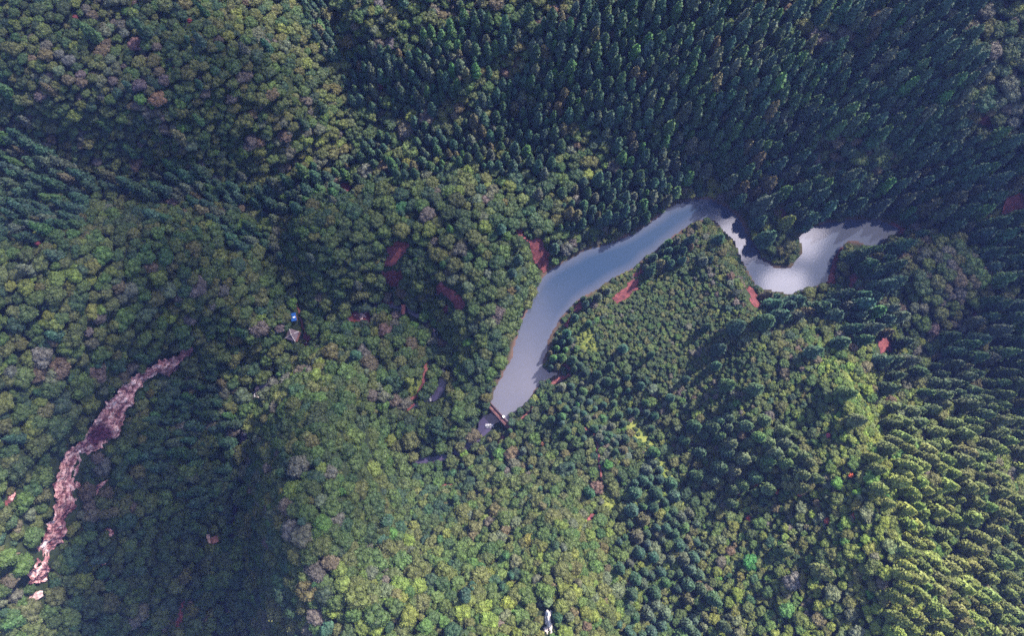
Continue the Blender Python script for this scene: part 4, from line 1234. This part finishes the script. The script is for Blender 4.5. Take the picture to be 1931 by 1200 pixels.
# how much of each tree shows in the photograph's frame (spheres into a small depth map)
zb = np.full((300, 483), 1e9); ib = np.full((300, 483), -1, int)
sc4 = 0.25
for fz, fr in ((0.35, .85), (0.62, .8), (0.85, .5)):
    P3 = np.stack([X, Y, Z + hgt * np.where(kind == 0, fz, 0.35 + 0.6 * fz)], 1)
    q = project(P3); dp = (P3 - np.array([0, 0, CAM_Z])) @ FWD
    rp = rad * np.where(kind == 0, fr, .9) * FOC / dp * sc4
    for i in range(n):
        cx_, cy_ = q[i] * sc4; r_ = rp[i]
        x0, x1, y0, y1 = int(max(0, cx_ - r_)), int(min(482, cx_ + r_)), int(max(0, cy_ - r_)), int(min(299, cy_ + r_))
        if x1 < x0 or y1 < y0:
            continue
        gx_, gy_ = np.meshgrid(np.arange(x0, x1 + 1) + .5, np.arange(y0, y1 + 1) + .5)
        m_ = ((gx_ - cx_) ** 2 + (gy_ - cy_) ** 2 <= max(r_, .6) ** 2) & (zb[y0:y1 + 1, x0:x1 + 1] > dp[i] - rad[i] * .7)
        zb[y0:y1 + 1, x0:x1 + 1][m_] = dp[i] - rad[i] * .7; ib[y0:y1 + 1, x0:x1 + 1][m_] = i
vis = np.bincount(ib[ib >= 0], minlength=n)
single = np.zeros(n, bool)
for k_ in range(3):
    idx = np.nonzero((kind == k_) & (vis > 0))[0]
    single[idx[np.argsort(-vis[idx] - rng.random(len(idx)) * .1)[:300]]] = True
print('TREES', n, [(kind == k_).sum() for k_ in range(3)], [((kind == k_) & (vis > 0)).sum() for k_ in range(3)])

# ------------------------------------------------------------------ labels: colour and kind, then where it stands from something one can find
MARKS = [(1018,488,'the large red earth scar by the lake'),(943,785,'the dam'),(556,631,'the pavilion'),(557,600,'the blue-roofed shed'),(760,583,'the red footbridge'),(825,740,'the curved stream pool'),
 (350,660,'the upper end of the rock cliff'),(75,1090,'the lower end of the rock cliff'),(205,790,'the dark hollow in the rock cliff'),(402,1020,'the pink stone terrace'),(1034,1172,'the white rock pinnacle'),
 (1335,395,'the bend of the lake around the peninsula'),(1480,500,'the wooded spit in the lake'),(1690,432,'the far head of the lake'),(1180,548,'the red slope beside the lakeside conifers'),(1420,560,'the red scar below the lake loop'),
 (1668,653,'the red patch on the valley slope'),(1915,385,'the red slope at the edge of the frame'),(745,490,'the upper red scar in the woods'),(862,565,'the lower red scar in the woods'),(1130,870,'the red hill path'),
 (1110,640,'the yellow grass clearing'),(1050,703,'the side inlet of the lake'),(640,50,'the sunny grass gap at the top edge'),(905,150,'the mauve wooded spur among conifers'),(1100,280,'the wooded knoll among conifers'),
 (1600,85,'the olive grove high on the conifer slope'),(1640,290,'the mauve grove on the conifer slope'),(1780,510,'the round wooded hill beyond the lake'),(300,150,'the top of the wide rounded hill'),(40,290,'the conifer valley at the frame edge'),
 (550,365,'the bend of the conifer valley'),(100,480,'the crest of the yellow green spur'),(620,1000,'the crest of the middle ridge'),(460,830,'the dark gorge stream'),(1240,860,'the dark grassy gully'),(1500,650,'the crest of the shrubby ridge'),
 (1690,850,'the sunlit slope'),(1850,1050,'the lower corner plantation'),(700,290,'the meeting of the wooded valleys'),(1050,150,'the top of the conifer bowl'),(1350,150,'the steep conifer slope'),(1500,1080,'the bright green thicket'),(150,700,'the plateau above the cliff'),(250,1050,'the shaded gorge slope')]
mk = np.array([m_[:2] for m_ in MARKS], float)
DIRS = ['to its right', 'above it to the right', 'above it', 'above it to the left', 'to its left', 'below it to the left', 'below it', 'below it to the right']
sel = np.nonzero(single)[0]
top_px = project(np.stack([X, Y, Z + hgt * .7], 1))
d_m = np.hypot(top_px[:, 0][:, None] - mk[:, 0], top_px[:, 1][:, None] - mk[:, 1])
near = d_m.argmin(1)
dirn = (np.round(np.arctan2(-(top_px[:, 1] - mk[near, 1]), top_px[:, 0] - mk[near, 0]) / (math.pi / 4)).astype(int)) % 8
KN = ['conifer', 'broadleaf tree', 'shrub']
books, labels = {}, {}
for i in sel:
    cname = (('yellow green' if warm[i] > .5 else CN[cpal[i]]) if kind[i] == 0 else PN[pal[i]])
    if gpx[i]:
        cname = 'pale yellow'
    books.setdefault((cname, kind[i], near[i], dirn[i]), []).append(i)
for (cname, k_, m_, d_), lst in books.items():
    lst.sort(key=lambda i: d_m[i, m_])
    for j, i in enumerate(lst):
        base = f"{cname} {KN[k_]} {DIRS[d_].replace('its', 'the').replace(' it', '')}"
        w_ = {'to its right': 'right of', 'above it to the right': 'upper right of', 'above it': 'above', 'above it to the left': 'upper left of', 'to its left': 'left of', 'below it to the left': 'lower left of', 'below it': 'below', 'below it to the right': 'lower right of'}[DIRS[d_]]
        o_ = (ORD[j] + ' ') if len(lst) > 1 else ''
        labels[i] = f"{o_}{cname} {KN[k_] if k_ != 1 else 'broadleaf'} {w_} {MARKS[m_][2]}"

# ------------------------------------------------------------------ single trees
KNAME = ['conifer_tree', 'broadleaf_tree', 'shrub']
GROUP = ['conifers of the forested slopes', 'broadleaf trees of the forested slopes', 'shrubs of the ridge and clearings']
KCAT = ['conifer', 'tree', 'shrub']
first_crown = {}


def scale_of(i):
    if kind[i] == 0:
        k_ = {0: .185, 1: .170, 2: .210, 3: .180}[int(proto[i])]
        return (rad[i] / k_ * .92, rad[i] / k_ * .92, hgt[i])
    return (rad[i], rad[i], rad[i] * asp[i])


def add_tree(i, name=None, label=None, cat=None, group=None, tn=None):
    k_ = int(kind[i]); s_ = scale_of(i)
    meshes = (CONI, BROAD, SHRUB)[k_]
    t_ = [float(c_) for c_ in (tint[i] if tn is None else tn)]
    nm = name or KNAME[k_]
    if k_ == 2:
        r_ = bpy.data.objects.new(nm, meshes[int(proto[i])]); crown_ = r_
    else:
        r_ = bpy.data.objects.new(nm, None)
        crown_ = bpy.data.objects.new('crown', meshes[int(proto[i])]); crown_.parent = r_
        trunk_ = bpy.data.objects.new('trunk', (CTRUNK[0] if k_ == 0 else BTRUNK[i % 2])); trunk_.parent = r_
        C.objects.link(crown_); C.objects.link(trunk_)
    C.objects.link(r_)
    r_.location = (float(X[i]), float(Y[i]), float(Z[i])); r_.rotation_euler = (0, 0, float(rot[i])); r_.scale = tuple(map(float, s_))
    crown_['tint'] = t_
    r_['label'] = label or labels[i]; r_['category'] = cat or KCAT[k_]
    if group or not name:
        r_['group'] = group or GROUP[k_]
    first_crown.setdefault((k_, int(proto[i])), crown_)
    return r_


taken = set()
ACC = [  # trees of a colour of their own
 (258,82,'broad dusty pink tree on the rounded hill','pink tree',(.115,.062,.062)),(300,182,'orange brown tree halfway down the rounded hill','tree',(.14,.085,.055)),(350,35,'small bright red tree near the top edge of the rounded hill','tree',(.22,.045,.045)),(66,454,'deep red tree on the spur at the left','tree',(.15,.035,.05)),
 (130,14,'small crimson tree in the upper corner','tree',(.15,.04,.05)),(1565,983,'vivid orange red tree among shrubs on the sunlit hill','tree',(.25,.065,.042)),(1611,972,'small orange red tree right of a vivid orange red one','tree',(.25,.065,.042)),(1426,907,'topmost of the small red trees on the sunlit hill','tree',(.25,.065,.042)),(1398,923,'small scarlet tree leftmost on the sunlit hill','tree',(.25,.065,.042)),(1463,930,'small red tree in the middle of the sunlit hill','tree',(.25,.065,.042)),
 (1510,930,'small red tree right of the middle one on the sunlit hill','tree',(.25,.065,.042)),(1407,980,'dull red tree low on the left of the sunlit hill','tree',(.24,.06,.05)),(1561,823,'small pink tree at the top of the shrubby slope','tree',(.30,.06,.075)),(1675,833,'orange leaved tree beside the bright green patch','tree',(.28,.11,.05)),(1609,893,'small orange tree beside a bright green crown','tree',(.45,.10,.04)),
 (1415,1065,'large vivid emerald tree above a grey one','tree',(.030,.115,.028)),(1490,1090,'pale grey leafless looking tree among green','tree',(.105,.10,.092)),(1640,900,'bright lime green tree on the sunlit slope','tree',(.085,.16,.035)),(1700,850,'tall bright green tree highest on the sunlit slope','tree',(.085,.165,.04)),(1715,835,'second bright green tree beside the highest one','tree',(.09,.165,.04)),(1680,935,'small bright green tree on the crest of the sunlit slope','tree',(.06,.145,.04)),
 (1480,1150,'bright green tree below the grey one','tree',(.065,.145,.04)),(860,360,'bright yellow green tree in the wood above the lake','tree',(.072,.10,.024)),(990,380,'pale yellow tree above the lake scar','tree',(.085,.11,.04)),(765,385,'dark glossy green tree in the upper wood','tree',(.022,.075,.028)),(880,310,'yellow green tree at the foot of the conifer bowl','tree',(.07,.10,.024)),(1530,300,'grey mauve tree on the conifer slope','tree',(.09,.08,.072)),(1535,48,'pale round grey tree high among conifers','tree',(.10,.09,.085)),
 (145,515,'bright yellow green tree on the sunny spur','tree',(.078,.115,.025)),(630,1075,'yellow green tree on the middle ridge','tree',(.085,.115,.028)),(640,985,'grey round tree on the middle ridge','tree',(.092,.092,.078)),(1020,840,'small orange leaved shrub on the hill right of the dam','tree',(.22,.10,.05)),
]
for px, py, lab, cat, tn in ACC:
    cand = [i for i in np.argsort(np.hypot(top_px[:, 0] - px, top_px[:, 1] - py))[:12] if kind[i] != 0 and i not in taken and vis[i] > 1]
    if not cand:
        continue
    i = int(cand[0]); taken.add(i)
    if lab.startswith(('small', 'dull', 'topmost', 'vivid', 'orange leaved', 'deep')) :
        asp[i] = max(1.0, rad[i] / 1.15) * asp[i]
        rad[i] = 1.35 if lab.startswith('vivid') else 1.0
        kind[i] = 2; proto[i] = proto[i] % len(SHRUB)
    else:
        rad[i] = max(rad[i], 3.0)
        kind[i] = 1; proto[i] = min(int(proto[i]), len(BROAD) - 1)
    add_tree(i, {'pink tree': 'pink_tree'}.get(cat, 'coloured_tree'), lab, 'tree', None, tn)
for i in sel:
    if int(i) not in taken:
        add_tree(int(i))
for k_ in range(3):                                  # every shape is in the scene at least once
    for p_ in range(len((CONI, BROAD, SHRUB)[k_])):
        if (k_, p_) not in first_crown:
            print('missing shape', k_, p_)

# ------------------------------------------------------------------ the rest of the forest: one object per kind, drawn from the same trees


def forest(name, k_, trunk):
    idx = np.array([i for i in np.nonzero((kind == k_) & ~single)[0] if int(i) not in taken])
    me_ = bpy.data.meshes.new(name)
    me_.vertices.add(len(idx)); me_.vertices.foreach_set('co', np.stack([X[idx], Y[idx], Z[idx]], 1).ravel())
    a_ = me_.attributes.new('shape', 'INT', 'POINT'); a_.data.foreach_set('value', proto[idx].astype(np.int32))
    a_ = me_.attributes.new('turn', 'FLOAT_VECTOR', 'POINT'); a_.data.foreach_set('vector', np.stack([0 * idx, 0 * idx, rot[idx]], 1).astype(np.float32).ravel())
    a_ = me_.attributes.new('size', 'FLOAT_VECTOR', 'POINT'); a_.data.foreach_set('vector', np.array([scale_of(i) for i in idx], np.float32).ravel())
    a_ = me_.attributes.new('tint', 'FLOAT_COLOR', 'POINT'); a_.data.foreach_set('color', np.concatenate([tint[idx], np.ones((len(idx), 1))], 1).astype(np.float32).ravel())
    o = bpy.data.objects.new(name, me_); C.objects.link(o); o['kind'] = 'stuff'
    g = bpy.data.node_groups.new(name, 'GeometryNodeTree')
    g.interface.new_socket('Geometry', in_out='INPUT', socket_type='NodeSocketGeometry')
    g.interface.new_socket('Geometry', in_out='OUTPUT', socket_type='NodeSocketGeometry')
    gi, go = g.nodes.new('NodeGroupInput'), g.nodes.new('NodeGroupOutput')
    gj = g.nodes.new('GeometryNodeGeometryToInstance')
    ms = (CONI, BROAD, SHRUB)[k_]
    # Geometry to Instance lists what was linked last first, so link in reverse
    for p_ in reversed(range(len(ms))):
        oi = g.nodes.new('GeometryNodeObjectInfo'); oi.inputs['Object'].default_value = first_crown[(k_, p_)]
        oi.transform_space = 'ORIGINAL'
        g.links.new(oi.outputs['Geometry'], gj.inputs[0])
    def named(nm, dt):
        q = g.nodes.new('GeometryNodeInputNamedAttribute'); q.data_type = dt; q.inputs[0].default_value = nm
        return q.outputs[0]
    def inst(src, pick):
        ip_ = g.nodes.new('GeometryNodeInstanceOnPoints')
        g.links.new(gi.outputs[0], ip_.inputs['Points']); g.links.new(src, ip_.inputs['Instance'])
        if pick:
            ip_.inputs['Pick Instance'].default_value = True
            g.links.new(named('shape', 'INT'), ip_.inputs['Instance Index'])
        e_ = g.nodes.new('FunctionNodeEulerToRotation'); g.links.new(named('turn', 'FLOAT_VECTOR'), e_.inputs[0])
        g.links.new(e_.outputs[0], ip_.inputs['Rotation']); g.links.new(named('size', 'FLOAT_VECTOR'), ip_.inputs['Scale'])
        return ip_.outputs[0]
    jn = g.nodes.new('GeometryNodeJoinGeometry')
    g.links.new(inst(gj.outputs[0], True), jn.inputs[0])
    if trunk is not None:
        oi = g.nodes.new('GeometryNodeObjectInfo'); oi.inputs['Object'].default_value = trunk; oi.transform_space = 'ORIGINAL'; oi.inputs['As Instance'].default_value = True
        g.links.new(inst(oi.outputs['Geometry'], False), jn.inputs[0])
    g.links.new(jn.outputs[0], go.inputs[0])
    md = o.modifiers.new('trees', 'NODES'); md.node_group = g
    return o


tr_of = lambda k_: next(c_ for o in C.objects if o.name.startswith(KNAME[k_]) for c_ in o.children if c_.name.startswith('trunk'))
forest('conifer_forest', 0, tr_of(0))
forest('broadleaf_forest', 1, tr_of(1))
forest('shrubland', 2, None)

# ------------------------------------------------------------------ added out-of-view clouds towards the sun, placed to shade the gorge, ridges and slopes
cm, t, b = mat('shade_cloud', 1.0, 0.0)
b.inputs['Base Color'].default_value = (0.9, 0.9, 0.9, 1)
trn = N(t, 'ShaderNodeBsdfTransparent'); msh = N(t, 'ShaderNodeMixShader'); msh.inputs[0].default_value = 0.40
L(t, trn.outputs[0], msh.inputs[1]); L(t, b.outputs[0], msh.inputs[2]); L(t, msh.outputs[0], t.nodes['Material Output'].inputs['Surface'])
CV, CF = ico(3)


def shade_cloud(spots, alt, seed, thick=0.40):
    r = np.random.default_rng(seed)
    vs_, fs_, off = [], [], 0
    for (px, py, rx, ry) in spots:
        gx0, gy0, gz0 = [float(q[0]) for q in on_ground(px, py)]
        tt_ = (alt - gz0) / sun_dir.z
        c0 = np.array([gx0, gy0, gz0]) + np.array(sun_dir) * tt_
        d = 1 + np.array([0.28 * mnoise.noise(Vector(v * 1.7) + Vector((seed, px * .1, py * .1))) + 0.16 * mnoise.noise(Vector(v * 4.5) + Vector((seed, px * .1, 0))) for v in CV])
        vs_.append(CV * d[:, None] * np.array([rx, ry, min(rx, ry) * .33]) + c0); fs_.append(CF + off); off += len(CV)
    m_ = cm.copy()
    m_.node_tree.nodes['Mix Shader'].inputs[0].default_value = thick
    o = mesh_obj('shade_cloud', np.concatenate(vs_), np.concatenate(fs_), m_, smooth=True)
    o['kind'] = 'structure'
    return o


shade_cloud([(290, 925, 37, 62), (282, 1110, 39, 40)], 560, 3, 0.70)
shade_cloud([(1850, 150, 62, 75)], 760, 8, 0.22)
shade_cloud([(1890, 560, 34, 60)], 740, 9, 0.40)
shade_cloud([(180, 260, 62, 46), (420, 420, 50, 40)], 790, 12, 0.30)
shade_cloud([(60, 640, 40, 50)], 800, 15, 0.30)
shade_cloud([(640, 560, 44, 34), (590, 860, 34, 40), (780, 700, 26, 34)], 820, 21, 0.27)

# ------------------------------------------------------------------ the air
if HAZE > 0:

    bmv = MB().box((0, 60, 112), (1960, 1960, 350))
    hm = bpy.data.materials.new('haze'); hm.use_nodes = True
    t = hm.node_tree
    t.nodes.remove(t.nodes['Principled BSDF'])
    pvn = N(t, 'ShaderNodeVolumePrincipled', Density=HAZE, Anisotropy=0.0)
    pvn.inputs['Color'].default_value = (0.22, 0.32, 1.0, 1)
    L(t, pvn.outputs[0], t.nodes['Material Output'].inputs['Volume'])
    ho = bmv.build('haze', hm); ho['kind'] = 'stuff'
